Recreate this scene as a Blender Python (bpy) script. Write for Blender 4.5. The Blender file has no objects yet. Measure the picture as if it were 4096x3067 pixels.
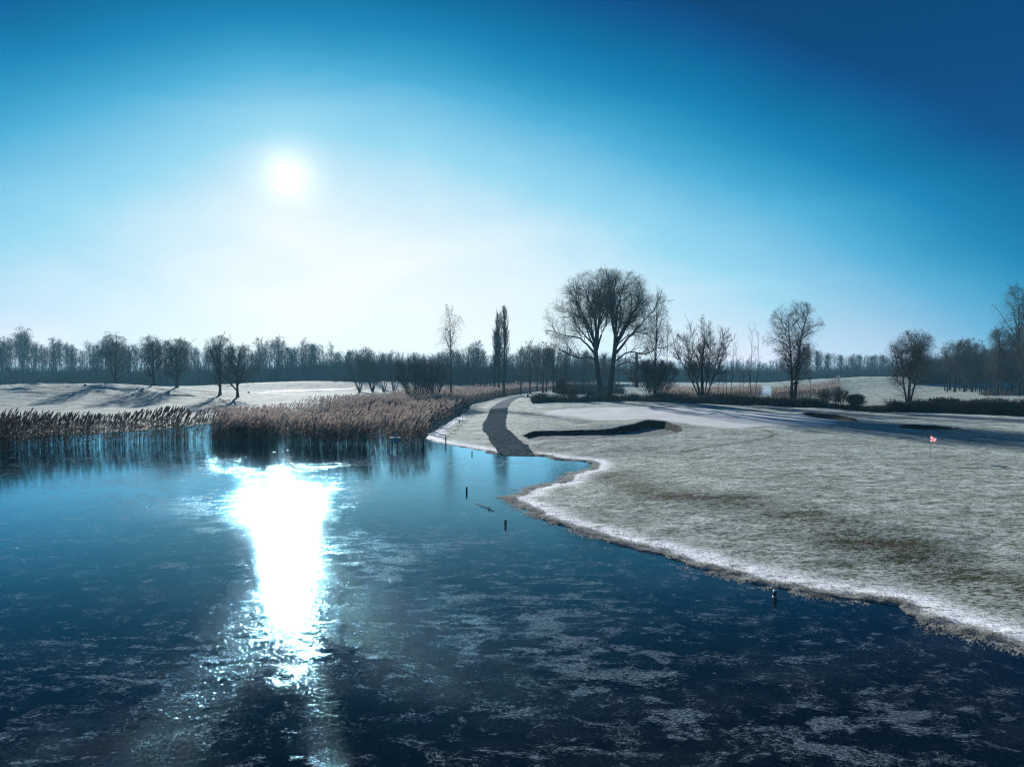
import bpy, math, random
import numpy as np
from mathutils import Matrix, Vector
R = math.radians
scene = bpy.context.scene
COL = scene.collection

# ------------------------------------------------------------------ camera
PW, PH, FPX, HORIZON = 4096.0, 3067.0, 2731.0, 1490.0
CAM_H = 6.0
PITCH = math.atan((PH / 2 - HORIZON) / FPX)
cd = bpy.data.cameras.new("camera")
cam = bpy.data.objects.new("camera", cd)
COL.objects.link(cam)
cam.location = (0, 0, CAM_H)
cam.rotation_euler = (R(90) - PITCH, 0, 0)
cd.sensor_width = 36.0
cd.lens = 36.0 * FPX / PW
cd.clip_start, cd.clip_end = 0.1, 6000
scene.camera = cam

# ------------------------------------------------------------------ sun, sky, exposure
def ray(px, py):
    """direction in the world through a pixel of the photograph (used to measure places)"""
    v = Vector(((px - PW / 2) / FPX, (PH / 2 - py) / FPX, -1.0))
    return (cam.rotation_euler.to_matrix() @ v).normalized()
SUN = ray(1150, 700)
SUN_EL = math.asin(SUN.z)
SUN_AZ = math.atan2(SUN.x, SUN.y)          # from +Y towards +X
sl = bpy.data.lights.new("sun", 'SUN')
sl.energy = 5.0
sl.angle = R(0.53)
sl.color = (1.0, 0.985, 0.955)
so = bpy.data.objects.new("sun", sl)
COL.objects.link(so)
so.rotation_euler = (-SUN).to_track_quat('-Z', 'Y').to_euler()
so.location = (-60, 180, 60)

class NT:
    """small helper round a node tree"""
    def __init__(s, nt):
        s.t = nt
        for n in list(nt.nodes): nt.nodes.remove(n)
    def n(s, kind, **kw):
        nd = s.t.nodes.new(kind)
        for k, v in kw.items():
            if k.startswith('i_'):
                key = k[2:]
                key = int(key) if key.isdigit() else key.replace('_', ' ')
                s.put(nd.inputs[key], v)
            else: setattr(nd, k, v)
        return nd
    def put(s, sock, v):
        if isinstance(v, bpy.types.NodeSocket): s.t.links.new(v, sock)
        elif isinstance(v, bpy.types.Node): s.t.links.new(v.outputs[0], sock)
        else: sock.default_value = v
    def m(s, op, a, b=None, c=None, clamp=False):
        nd = s.t.nodes.new('ShaderNodeMath'); nd.operation = op; nd.use_clamp = clamp
        for i, v in enumerate((a, b, c)):
            if v is not None: s.put(nd.inputs[i], v)
        return nd.outputs[0]
    def vm(s, op, a, b=None):
        nd = s.t.nodes.new('ShaderNodeVectorMath'); nd.operation = op
        s.put(nd.inputs[0], a)
        if b is not None: s.put(nd.inputs[1], b)
        return nd
    def mix(s, f, a, b):
        nd = s.t.nodes.new('ShaderNodeMix'); nd.data_type = 'RGBA'
        s.put(nd.inputs[0], f); s.put(nd.inputs[6], a); s.put(nd.inputs[7], b)
        return nd.outputs[2]
    def sst(s, v, lo, hi, a=0.0, b=1.0):
        nd = s.t.nodes.new('ShaderNodeMapRange'); nd.interpolation_type = 'SMOOTHSTEP'
        s.put(nd.inputs[0], v)
        for i, x in zip((1, 2, 3, 4), (lo, hi, a, b)): s.put(nd.inputs[i], x)
        return nd.outputs[0]
    def noise(s, vec, scale, detail=3.0, rough=0.55, dist=0.0):
        nd = s.n('ShaderNodeTexNoise')
        s.put(nd.inputs['Vector'], vec); nd.inputs['Scale'].default_value = scale
        nd.inputs['Detail'].default_value = detail; nd.inputs['Roughness'].default_value = rough
        nd.inputs['Distortion'].default_value = dist
        return nd.outputs['Fac']

world = bpy.data.worlds.new("World")
scene.world = world
world.use_nodes = True
w = NT(world.node_tree)
geo = w.n('ShaderNodeNewGeometry')
dirv = w.vm('NORMALIZE', geo.outputs['Incoming'])
dirv = w.vm('SCALE', dirv.outputs[0]); dirv.inputs['Scale'].default_value = -1.0
sep = w.n('ShaderNodeSeparateXYZ'); w.put(sep.inputs[0], dirv.outputs[0])
el = w.m('MAXIMUM', sep.outputs[2], 0.0)
cosd = w.vm('DOT_PRODUCT', dirv.outputs[0], tuple(SUN)).outputs['Value']
th = w.m('ARCCOSINE', w.m('MINIMUM', w.m('MAXIMUM', cosd, -1.0), 1.0))       # angle from the sun
sky = w.n('ShaderNodeTexSky', sky_type='NISHITA', sun_disc=False, sun_elevation=SUN_EL,
          sun_rotation=SUN_AZ, altitude=0, air_density=1.0, dust_density=1.0, ozone_density=3.0)
# clear winter sky: deep blue away from the sun, paling towards it and towards the horizon
def expo(x, k):      # exp(-x/k)
    return w.m('EXPONENT', w.m('MULTIPLY', x, -1.0 / k))
def vsc(colour, f):
    nd = w.vm('SCALE', colour); w.put(nd.inputs['Scale'], f); return nd.outputs[0]
def vadd(a, b): return w.vm('ADD', a, b).outputs[0]
glow = ray(1600, 700)
cosg = w.vm('DOT_PRODUCT', dirv.outputs[0], tuple(glow)).outputs['Value']
tg = w.m('ARCCOSINE', w.m('MINIMUM', w.m('MAXIMUM', cosg, -1.0), 1.0))
q = w.m('ADD', 3.80, w.m('MULTIPLY', w.m('POWER', tg, 1.5), -4.017))
q = w.m('ADD', q, w.m('MULTIPLY', el, -7.614))
q = w.m('ADD', q, w.m('MULTIPLY', w.m('MULTIPLY', tg, el), 0.903))
q = w.m('ADD', q, w.m('MULTIPLY', expo(th, 0.15), 1.0))
lev = w.m('DIVIDE', 1.03, w.m('ADD', 1.0, w.m('EXPONENT', w.m('MULTIPLY', q, -1.0))))
wisp = w.n('ShaderNodeMapping'); w.put(wisp.inputs[0], dirv.outputs[0]); wisp.inputs['Scale'].default_value = (1.2, 1.2, 3.0); wisp.inputs['Rotation'].default_value = (0.3, 0.5, 0.2)
lev = w.m('ADD', lev, w.m('MULTIPLY', w.m('SUBTRACT', w.noise(wisp.outputs[0], 2.2, 5, 0.6, 0.8), 0.5), 0.09))
lev = w.m('SUBTRACT', lev, w.m('MULTIPLY', w.m('MAXIMUM', w.m('SUBTRACT', el, 0.20), 0.0), 0.36))
lev = w.m('MAXIMUM', lev, w.m('ADD', 0.23, w.m('MULTIPLY', expo(el, 0.16), 0.40)))
cr = w.n('ShaderNodeValToRGB', i_Fac=lev)
stops = [(40, 0, 40, 80), (60, 0, 60, 108), (75, 0, 75, 135), (90, 0, 90, 150), (115, 2, 115, 167), (135, 18, 133, 184),
         (155, 48, 153, 198), (175, 78, 174, 216), (190, 112, 190, 225), (215, 152, 215, 240),
         (230, 195, 230, 246), (243, 226, 243, 250), (253, 248, 253, 254)]
def s2l(v):
    v /= 255.0
    return v / 12.92 if v < 0.04045 else ((v + 0.055) / 1.055) ** 2.4
els = cr.color_ramp.elements
while len(els) < len(stops): els.new(0.5)
for e_, st in zip(els, stops):
    e_.position = st[0] / 255.0
    e_.color = (s2l(st[1]) / 2, s2l(st[2]) / 2, s2l(st[3]) / 2, 1)
pale = w.m('MULTIPLY', expo(el, 0.09), w.sst(tg, 0.35, 0.85))      # greyer haze low in the sky away from the sun
grey = w.vm('MULTIPLY', cr.outputs[0], (3.2, 1.06, 0.92)).outputs[0]
skyc = w.mix(w.m('MULTIPLY', pale, 0.8), cr.outputs[0], grey)
nish = w.vm('MULTIPLY', sky.outputs[0], (0.0002, 0.0004, 0.0005)).outputs[0]
core = vadd(vsc((0.17, 0.17, 0.17), w.m('EXPONENT', w.m('MULTIPLY', w.m('POWER', th, 2.0), -1.0 / (0.030 ** 2)))),
            vsc((0.05, 0.025, 0.01), w.m('EXPONENT', w.m('MULTIPLY', w.m('POWER', th, 2.0), -1.0 / (0.055 ** 2)))))
tot = vadd(vadd(skyc, nish), core)
bg = w.n('ShaderNodeBackground', i_Color=tot, i_Strength=1.0)
wo = w.n('ShaderNodeOutputWorld'); w.t.links.new(bg.outputs[0], wo.inputs[0])

vs = scene.view_settings
scene.display_settings.display_device = 'sRGB'
vs.view_transform = 'Standard'; vs.look = 'None'; vs.gamma = 1.0
vs.use_curve_mapping = False
vs.exposure = 1.0
scene.render.engine = 'CYCLES'
cy = scene.cycles
cy.use_denoising = True; cy.denoiser = 'OPENIMAGEDENOISE'; cy.denoising_input_passes = 'RGB_ALBEDO_NORMAL'; cy.denoising_prefilter = 'NONE'
cy.max_bounces = 6; cy.diffuse_bounces = 2; cy.glossy_bounces = 3; cy.transmission_bounces = 2
cy.volume_bounces = 0; cy.transparent_max_bounces = 4
cy.sample_clamp_indirect = 4.0
cy.sample_clamp_direct = 0.0
cy.caustics_reflective = False; cy.caustics_refractive = False
cy.pixel_filter_type = 'BLACKMAN_HARRIS'; cy.filter_width = 1.2

# ------------------------------------------------------------------ helpers
rng = np.random.default_rng(7)
CAMP = np.array([0.0, 0.0, CAM_H])

def at(px, py, z=0.0):
    """point of height z seen at a pixel of the photograph"""
    r_ = ray(px, py); t = (z - CAM_H) / r_.z
    return (r_.x * t, r_.y * t)
def poly(pts, z=0.0): return np.array([at(a, b, z) for a, b in pts])

def vnoise(x, y, seed=0):
    xi = np.floor(x).astype(np.int64); yi = np.floor(y).astype(np.int64)
    fx = x - xi; fy = y - yi
    fx = fx * fx * (3 - 2 * fx); fy = fy * fy * (3 - 2 * fy)
    def h(a, b):
        n = (a * 374761393 + b * 668265263 + seed * 1442695041) & 0x7fffffff
        n = ((n ^ (n >> 13)) * 1274126177) & 0x7fffffff
        n = n ^ (n >> 16)
        return (n & 0xffff) / 65535.0
    return (h(xi, yi) * (1 - fx) + h(xi + 1, yi) * fx) * (1 - fy) + (h(xi, yi + 1) * (1 - fx) + h(xi + 1, yi + 1) * fx) * fy
def fbm(x, y, s, o=3, seed=0):
    r_ = 0; a = 0.5; t = 0
    for k in range(o):
        r_ = r_ + a * (vnoise(x / s, y / s, seed + k) - 0.5); t += a; a *= 0.5; s *= 0.5
    return 2 * r_ / t            # about -1..1
def sm(a, b, x):
    t = np.clip((x - a) / (b - a), 0, 1); return t * t * (3 - 2 * t)

def sdf(X, Y, P):
    """signed distance to a polygon, positive outside"""
    d = np.full(X.shape, 1e9); ins = np.zeros(X.shape, bool)
    n = len(P)
    for i in range(n):
        ax, ay = P[i]; bx, by = P[(i + 1) % n]
        ex, ey = bx - ax, by - ay
        t = np.clip(((X - ax) * ex + (Y - ay) * ey) / (ex * ex + ey * ey + 1e-12), 0, 1)
        d = np.minimum(d, (X - ax - t * ex) ** 2 + (Y - ay - t * ey) ** 2)
        c = (ay > Y) != (by > Y)
        xx = ax + (Y - ay) * (bx - ax) / (by - ay if abs(by - ay) > 1e-12 else 1e-12)
        ins ^= c & (X < xx)
    d = np.sqrt(d)
    return np.where(ins, -d, d)
def pdist(X, Y, P):
    d = np.full(X.shape, 1e9)
    for i in range(len(P) - 1):
        ax, ay = P[i]; bx, by = P[i + 1]; ex, ey = bx - ax, by - ay
        t = np.clip(((X - ax) * ex + (Y - ay) * ey) / (ex * ex + ey * ey + 1e-12), 0, 1)
        d = np.minimum(d, (X - ax - t * ex) ** 2 + (Y - ay - t * ey) ** 2)
    return np.sqrt(d)

def new_mesh(name, V, F=None, T=None, mats=(), midx=None, smooth=False, attrs=None):
    """V (n,3); F (m,4) quads; T (k,3) triangles"""
    me = bpy.data.meshes.new(name)
    V = np.asarray(V, dtype=np.float32).reshape(-1, 3)
    nF = 0 if F is None else len(F); nT = 0 if T is None else len(T)
    me.vertices.add(len(V)); me.vertices.foreach_set('co', V.ravel())
    me.loops.add(nF * 4 + nT * 3); me.polygons.add(nF + nT)
    idx = []
    if nF: idx.append(np.asarray(F, dtype=np.int32).ravel())
    if nT: idx.append(np.asarray(T, dtype=np.int32).ravel())
    me.loops.foreach_set('vertex_index', np.concatenate(idx))
    ls = np.concatenate([np.arange(nF) * 4, nF * 4 + np.arange(nT) * 3]).astype(np.int32)
    me.polygons.foreach_set('loop_start', ls)
    if midx is not None: me.polygons.foreach_set('material_index', np.asarray(midx, dtype=np.int32))
    me.polygons.foreach_set('use_smooth', np.full(nF + nT, smooth))
    for m_ in mats: me.materials.append(m_)
    if attrs:
        for k, v in attrs.items():
            a = me.attributes.new(k, 'FLOAT_COLOR', 'POINT')
            vv = np.ones((len(V), 4), np.float32); vv[:, :3] = v
            a.data.foreach_set('color', vv.ravel())
    me.update(calc_edges=True)
    return me
def link(name, me, parent=None, loc=None):
    o = bpy.data.objects.new(name, me); COL.objects.link(o)
    if parent is not None: o.parent = parent
    if loc is not None: o.location = loc
    return o
def tag(o, label=None, cat=None, group=None, kind=None):
    if label: o['label'] = label
    if cat: o['category'] = cat
    if group: o['group'] = group
    if kind: o['kind'] = kind
    return o
def empty(name, loc, label=None, cat=None, group=None, rz=0.0):
    o = bpy.data.objects.new(name, None); COL.objects.link(o)
    o.location = loc; o.rotation_euler = (0, 0, rz); o.empty_display_size = 0.3
    return tag(o, label, cat, group)

def box_me(name, lo, hi, m_=None):
    V = [(x, y, z) for x in (lo[0], hi[0]) for y in (lo[1], hi[1]) for z in (lo[2], hi[2])]
    F = [(0, 1, 3, 2), (4, 6, 7, 5), (0, 4, 5, 1), (2, 3, 7, 6), (0, 2, 6, 4), (1, 5, 7, 3)]
    return new_mesh(name, V, F=F, mats=[m_] if m_ else [])
def mat(name, fn):
    m_ = bpy.data.materials.new(name); m_.use_nodes = True
    n = NT(m_.node_tree); out = n.n('ShaderNodeOutputMaterial')
    sh = fn(n)
    n.put(out.inputs[0], sh)
    return m_
def bsdf(n, col, rough=0.8, spec=0.3, normal=None, **kw):
    b = n.n('ShaderNodeBsdfPrincipled')
    n.put(b.inputs['Base Color'], col); n.put(b.inputs['Roughness'], rough)
    n.put(b.inputs['Specular IOR Level'], spec)
    if normal is not None: n.put(b.inputs['Normal'], normal)
    for k, v in kw.items(): n.put(b.inputs[k.replace('_', ' ')], v)
    return b.outputs[0]
def simple(name, c, rough=0.8, spec=0.3, var=0.25, scale=8.0):
    def f(n):
        tc = n.n('ShaderNodeTexCoord').outputs['Object']
        v = n.noise(tc, scale, 4, 0.6)
        a = tuple(x * (1 - var) for x in c) + (1,); b = tuple(min(1, x * (1 + var)) for x in c) + (1,)
        return bsdf(n, n.mix(v, a, b), rough, spec)
    return mat(name, f)

# ------------------------------------------------------------------ the lie of the land
POND = list(poly([(4096, 2604), (3941, 2565), (3793, 2520), (3659, 2473), (3609, 2453), (3580, 2421), (3406, 2401),
    (3248, 2381), (3000, 2332), (2957, 2316), (2802, 2277), (2641, 2219), (2512, 2190), (2415, 2158), (2312, 2126),
    (2183, 2084), (2093, 2035), (2015, 1991), (2080, 1979), (2084, 1962), (2135, 1948), (2196, 1933), (2236, 1931),
    (2258, 1919), (2269, 1897), (2316, 1883), (2352, 1877), (2367, 1854), (2341, 1845), (2298, 1842), (2225, 1837),
    (2182, 1825), (2117, 1819), (2044, 1817), (1990, 1814), (1935, 1805), (1899, 1797), (1845, 1788), (1791, 1779),
    (1747, 1770), (1700, 1757), (1712, 1735), (1765, 1705), (1830, 1668), (1872, 1640), (1885, 1618), (1940, 1606),
    (2010, 1588), (2080, 1576), (2200, 1567), (2380, 1560), (2380, 1556), (2200, 1560), (2060, 1566), (1900, 1580),
    (1700, 1594), (1523, 1598), (1440, 1612), (1300, 1632), (1152, 1652), (1007, 1669), (800, 1700), (600, 1722),
    (300, 1742), (0, 1757), (-700, 1775), (-1600, 1850)]))
POND += [(-90, 20), (-90, -25), (60, -25), (60, -6), (34, 3), (22, 9), (15.5, 12.2)]
POND = np.array(POND)
CREST = [(2040, 1622, 101), (2150, 1617, 106), (2300, 1612, 110), (2500, 1607, 114), (2700, 1612, 114), (2900, 1622, 114), (3173, 1630, 110),
         (3400, 1641, 106), (3700, 1648, 98), (4096, 1656, 94), (4700, 1668, 86)]
cx_ = np.array([(a - PW / 2) / FPX * d for a, b, d in CREST])
cy_ = np.array([float(d) for a, b, d in CREST])
cz_ = np.array([CAM_H - d * (b - HORIZON) / FPX for a, b, d in CREST])
PATH = [((2008, 1799), (2140, 1801)), ((1985, 1780), (2120, 1780)), ((1954, 1745), (2066, 1745)), ((1935, 1722), (2036, 1722)), ((1930, 1709), (2021, 1709)),
        ((1932, 1690), (2021, 1690)), ((1950, 1660), (2027, 1660)), ((1962, 1628), (2031, 1628)), ((1980, 1618), (2038, 1618)),
        ((2008, 1600), (2053, 1603)), ((2040, 1588), (2072, 1591)), ((2080, 1581), (2098, 1583)), ((2130, 1574), (2140, 1577)),
        ((2227, 1567), (2232, 1570)), ((2391, 1563), (2391, 1566)), ((2498, 1552), (2504, 1555))]
pathL = np.array([at(*a, 0.45) for a, b in PATH]); pathR = np.array([at(*b, 0.45) for a, b in PATH])
pathC = (pathL + pathR) / 2
BUNK = poly([(2093, 1728), (2130, 1741), (2300, 1745), (2480, 1744), (2620, 1738), (2700, 1730), (2728, 1718), (2712, 1702),
             (2660, 1690), (2600, 1686), (2560, 1694), (2520, 1708), (2470, 1716), (2400, 1719), (2250, 1718), (2140, 1717)], 0.75)
BUNK2 = poly([(3215, 1645), (3300, 1660), (3430, 1668), (3425, 1658), (3340, 1644), (3230, 1638)], 0.95)
BUNK3 = poly([(3600, 1700), (3700, 1706), (3850, 1706), (3840, 1699), (3740, 1693), (3610, 1692)], 0.8)
BUNKL = poly([(630, 1584), (793, 1584), (785, 1575), (650, 1574)], 0.6)
GREEN = poly([(2165, 1652), (2215, 1640), (2400, 1634), (2700, 1632), (2950, 1636), (3200, 1648), (3350, 1668), (3300, 1690),
              (3150, 1690), (2940, 1702), (2760, 1694), (2600, 1672), (2400, 1678), (2250, 1668)], 0.9)
LEAF = poly([(2430, 1870), (2480, 1900), (2560, 1935), (2750, 1975), (3000, 2000), (3300, 2085), (3600, 2170), (4096, 2330), (4400, 2420)], 0.55)
STREAM = poly([(3010, 1588), (3095, 1588), (3090, 1545), (3040, 1543)], 0.9)

def bump(X, Y, px, py, d, rx, ry, rot, amp_top):
    cx0 = (px - PW / 2) / FPX * d
    amp = CAM_H - d * (py - HORIZON) / FPX - 0.55 if amp_top is None else amp_top
    c, s_ = math.cos(rot), math.sin(rot)
    u = ((X - cx0) * c + (Y - d) * s_) / rx; v = (-(X - cx0) * s_ + (Y - d) * c) / ry
    return amp * np.exp(-(u * u + v * v))

def height(X, Y, fine=True):
    X = np.asarray(X, float); Y = np.asarray(Y, float)
    wob = 0.22 * fbm(X, Y, 1.3, 4, 5) + 0.25 * fbm(X, Y, 7, 2, 9) * sm(20, 60, Y)
    sp = sdf(X, Y, POND) + wob
    z = np.where(sp > 0, 0.06 * (1 - np.exp(-sp / 0.3)) + 0.46 * sm(0.2, 10, sp), -0.9 * (1 - np.exp(sp / 0.8)) - 0.02)
    land = sm(0, 5, sp)
    # green and its crest on the right
    yc = np.interp(X, cx_, cy_); zc = np.interp(X, cx_, cz_)
    side = sm(-2, 9, X - (-0.02 * 0))           # fades towards the path
    t = (yc - Y) / (yc - np.clip(34 + 0.35 * X, 34, 56))
    front = (1 - sm(0.0, 1.0, t)); back = 1 - sm(0, 26, Y - yc)
    rise = np.where(Y < yc, front, 0.35 + 0.65 * back)
    fadeR = 1 - 0.75 * sm(150, 260, Y)
    z = z + land * side * (zc - 0.50) * rise * fadeR
    z = z + land * bump(X, Y, 2440, 1716, 66, 3.2, 3.0, 0, 0.30)
    # far land
    z = z + land * bump(X, Y, 80, 1543, 140, 40, 26, 0.1, None)
    z = z + land * bump(X, Y, 600, 1560, 150, 20, 10, 0.2, 0.8)
    z = z + land * bump(X, Y, 1180, 1527, 215, 40, 20, 0.05, None)
    z = z + land * bump(X, Y, 1620, 1535, 230, 25, 20, 0.0, 1.6)
    z = z + land * bump(X, Y, 3520, 1508, 250, 42, 30, 0.0, None)
    z = z + land * bump(X, Y, 4000, 1530, 215, 30, 22, 0.0, 1.4)
    z = z + land * bump(X, Y, 2500, 1545, 200, 25, 14, 0.0, 0.9)
    far = sm(60, 160, Y)
    z = z + land * 0.35 * far * fbm(X, Y, 60, 3, 21)
    # bunkers
    for B, dep, wl in ((BUNK, 0.60, 0.30), (BUNK2, 0.6, 0.5), (BUNK3, 0.5, 0.5), (BUNKL, 1.1, 1.2)):
        m_ = (X > B[:, 0].min() - 8) & (X < B[:, 0].max() + 8) & (Y > B[:, 1].min() - 8) & (Y < B[:, 1].max() + 8)
        if m_.any():
            s_ = sdf(X[m_], Y[m_], B) + 0.15 * fbm(X[m_], Y[m_], 2.0, 2, 31)
            zz = z[m_]
            yy = (Y[m_] - B[:, 1].min()) / (B[:, 1].max() - B[:, 1].min())
            lip = 0.14 * np.exp(-((s_ - 0.5) / 1.3) ** 2) * (s_ > -0.1) * sm(0.45, 1.0, yy)
            zz = zz + lip - dep * sm(0.05, -wl, s_) * (0.35 + 0.65 * sm(0.0, 0.75, yy))
            z[m_] = zz
    if fine:
        pd = pdist(X, Y, pathC)
        rough = sm(1.8, 3.0, pd) * land
        gs = sdf(X, Y, GREEN); soft = 0.15 + 0.85 * sm(-1, 2.5, gs)
        near = 1 - sm(60, 130, Y)
        z = z + rough * soft * near * (0.030 * fbm(X, Y, 1.3, 3, 41) + 0.018 * fbm(X * 0.6, Y, 0.42, 2, 43))
        z = z + rough * 0.16 * sm(60, 110, Y) * fbm(X, Y, 3.0, 3, 47) * sm(0, 1, (sp - 2) / 6)
        tus = np.exp(-(((X + 97) / 45) ** 2 + ((Y - 136) / 18) ** 2))
        z = z + 0.75 * tus * fbm(X, Y, 2.2, 3, 51)
        z = z + 0.06 * (sp > 0) * np.exp(-((sp - 0.3) / 0.5) ** 2) * fbm(X, Y, 0.35, 2, 53)
    return z, sp

class _H: pass
def gz(x, y):
    z, _ = height(np.array([x], float), np.array([y], float), fine=False)
    return float(z[0])
def hit(px, py, lo=12.0, hi=420.0):
    """where the sight line through a pixel meets the ground"""
    r_ = ray(px, py); ys = np.concatenate([np.arange(lo, 130, 0.5), np.arange(130, hi, 1.5)])
    t = ys / r_.y; zz = CAM_H + r_.z * t
    h_, _ = height(r_.x * t, ys, fine=False)
    h_ = np.maximum(h_, 0.0)
    b = np.nonzero(zz <= h_)[0]
    i = b[0] if len(b) else len(ys) - 1
    return (float(r_.x * t[i]), float(ys[i]), float(h_[i]))
def place(px, d):
    x = (px - PW / 2) / FPX * d
    return (x, d, max(0.0, gz(x, d)))

# ground sheet -------------------------------------------------------
def axis(parts):
    out = []
    for a, b, s0, s1 in parts:
        v = a
        while v < b - 1e-6:
            out.append(v); t = (v - a) / (b - a); v += s0 + (s1 - s0) * t
    out.append(parts[-1][1]); return np.array(out)
ya = axis([(-45, 10, 6, 0.6), (10, 45, 0.16, 0.20), (45, 100, 0.22, 0.45), (100, 260, 0.6, 2.0), (260, 520, 2.5, 12), (520, 3200, 20, 300)])
xa = axis([(-2600, -200, 300, 8), (-200, -40, 6, 1.0), (-40, -3, 0.7, 0.30), (-3, 42, 0.17, 0.28), (42, 110, 0.4, 1.4), (110, 260, 2, 8), (260, 2600, 12, 300)])
XX, YY = np.meshgrid(xa, ya)
XF, YF = XX.ravel(), YY.ravel()
ZF, SP = height(XF, YF)
# what covers it: R = mown green, G = thick white rim of frost, B = bare sand or soil
gs = sdf(XF, YF, GREEN)
zr = sm(0.6, -0.5, gs + 0.6 * fbm(XF, YF, 3, 2, 61))
rim_w = 0.55 + 0.55 * vnoise(XF / 3.0, YF / 3.0, 63)
rim = np.exp(-((SP - 0.62 - 0.25 * rim_w) / (0.42 * (0.7 + rim_w))) ** 2) * (YF < 95) * (XF > -8)
bk = np.full(XF.shape, 9.0)
for B in (BUNK, BUNK2, BUNK3, BUNKL): bk = np.minimum(bk, sdf(XF, YF, B) + 0.15 * fbm(XF, YF, 2.0, 2, 31) - 0.10)
zb = sm(0.12, -0.05, bk)
pdd = pdist(XF, YF, LEAF)
lf = 0.65 * np.exp(-(pdd / (1.2 + 0.05 * YF * 0 + 0.9 * vnoise(XF / 5, YF / 5, 65))) ** 2)
for px_, py_, rr_ in ((2700, 1972, 1.1), (2800, 1984, 0.8), (2620, 1962, 0.7), (3200, 2050, 0.8), (3480, 2150, 1.0)):
    x_, y_ = at(px_, py_, .5); lf = np.maximum(lf, 1.3 * np.exp(-(((XF - x_) / (1.6 * rr_)) ** 2 + ((YF - y_) / (0.8 * rr_)) ** 2)))
TRAIL = poly([(2700, 1797), (2850, 1778), (2980, 1760), (3080, 1745), (3100, 1728), (3060, 1715)], .7)
lf = np.maximum(lf, 0.55 * np.exp(-(pdist(XF, YF, TRAIL) / 0.28) ** 2))
stub = 0.5 * sm(0.24, 0.04, SP + 0.45 * fbm(XF, YF, 0.5, 2, 67)) * (SP > -0.2)
pe = pdist(XF, YF, pathR[:8])
edge = np.exp(-(pe / 0.55) ** 2) * sm(84, 60, YF)
wall = sm(-1.3, -0.8, bk) * sm(0.16, 0.0, bk)  # mask for the shade painted along the inner walls of the bunkers
tuss = np.exp(-(((XF + 97) / 45) ** 2 + ((YF - 132) / 20) ** 2))
nx, ny = len(xa), len(ya)
ii = (np.arange(ny - 1)[:, None] * nx + np.arange(nx - 1)[None, :]).ravel()
FQ = np.stack([ii, ii + 1, ii + nx + 1, ii + nx], 1)

def m_ground(n):
    tc = n.n('ShaderNodeNewGeometry').outputs['Position']
    sp_ = n.n('ShaderNodeSeparateColor', i_0=n.n('ShaderNodeAttribute', attribute_name='zone').outputs['Color'])
    s2 = n.n('ShaderNodeSeparateColor', i_0=n.n('ShaderNodeAttribute', attribute_name='zone2').outputs['Color'])
    green, rimf, sand = sp_.outputs[0], sp_.outputs[1], sp_.outputs[2]
    leaf, stubb, tus = s2.outputs[0], s2.outputs[1], s2.outputs[2]  # tus here carries the painted wall shade of the bunkers
    mp = n.n('ShaderNodeMapping'); n.put(mp.inputs[0], tc); mp.inputs['Scale'].default_value = (0.55, 1.0, 1.0)
    fine = n.noise(mp.outputs[0], 9.0, 6, 0.72)
    med = n.noise(mp.outputs[0], 1.9, 6, 0.66, 0.6)
    big = n.noise(tc, 0.16, 4, 0.6)
    clump = n.sst(n.m('ADD', n.m('MULTIPLY', fine, 0.6), n.m('MULTIPLY', med, 0.4)), 0.36, 0.60)
    thin = n.noise(mp.outputs[0], 0.45, 5, 0.68, 0.8)
    tusk = n.noise(mp.outputs[0], 4.2, 4, 0.7)
    frost = n.m('MULTIPLY', clump, n.sst(big, 0.25, 0.7, 0.75, 1.0))
    frost = n.m('MULTIPLY', frost, n.sst(thin, 0.36, 0.56, 0.62, 1.0))
    frost = n.m('MULTIPLY', frost, n.sst(tusk, 0.30, 0.46, 0.25, 1.0))
    frost = n.m('SUBTRACT', frost, n.m('MULTIPLY', leaf, n.m('MULTIPLY', n.sst(med, 0.35, 0.6), 0.75)), clamp=True)
    grass = n.mix(big, (0.020, 0.036, 0.016, 1), (0.045, 0.060, 0.028, 1))
    grass = n.mix(n.m('MULTIPLY', leaf, n.sst(fine, 0.4, 0.6)), grass, (0.07, 0.045, 0.04, 1))
    fcol = n.mix(med, (0.50, 0.58, 0.55, 1), (0.74, 0.82, 0.79, 1))
    c = n.mix(frost, grass, fcol)
    c = n.mix(n.m('MULTIPLY', green, 0.75), c, n.mix(fine, (0.56, 0.58, 0.585, 1), (0.72, 0.74, 0.75, 1)))
    rimm = n.m('MULTIPLY', rimf, n.sst(n.noise(mp.outputs[0], 3.0, 6, 0.7), 0.34, 0.5))
    c = n.mix(rimm, c, (0.90, 0.92, 0.95, 1))
    stc = n.mix(n.sst(fine, 0.42, 0.56), (0.02, 0.02, 0.016, 1), (0.50, 0.48, 0.42, 1))
    c = n.mix(stubb, c, stc)
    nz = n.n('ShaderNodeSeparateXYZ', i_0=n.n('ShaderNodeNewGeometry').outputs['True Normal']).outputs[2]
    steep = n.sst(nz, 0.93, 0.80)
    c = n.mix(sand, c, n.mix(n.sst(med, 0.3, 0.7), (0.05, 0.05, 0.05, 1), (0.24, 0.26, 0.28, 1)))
    c = n.mix(n.m('MAXIMUM', n.m('MULTIPLY', tus, n.sst(nz, 0.985, 0.94)), n.m('MULTIPLY', steep, n.sst(sand, 0.02, 0.3))), c, (0.006, 0.007, 0.006, 1))  # shade put into the colour: steep bunker walls go near black
    hgt = n.m('ADD', n.m('MULTIPLY', fine, 0.07), n.m('MULTIPLY', med, 0.12))
    bp = n.n('ShaderNodeBump', i_Strength=0.55, i_Distance=0.6, i_Height=hgt)
    n.put(bp.inputs['Strength'], n.m('SUBTRACT', 0.55, n.m('MULTIPLY', green, 0.45)))
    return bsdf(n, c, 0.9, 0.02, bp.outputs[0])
M_ground = mat('frosted_grass', m_ground)
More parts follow.
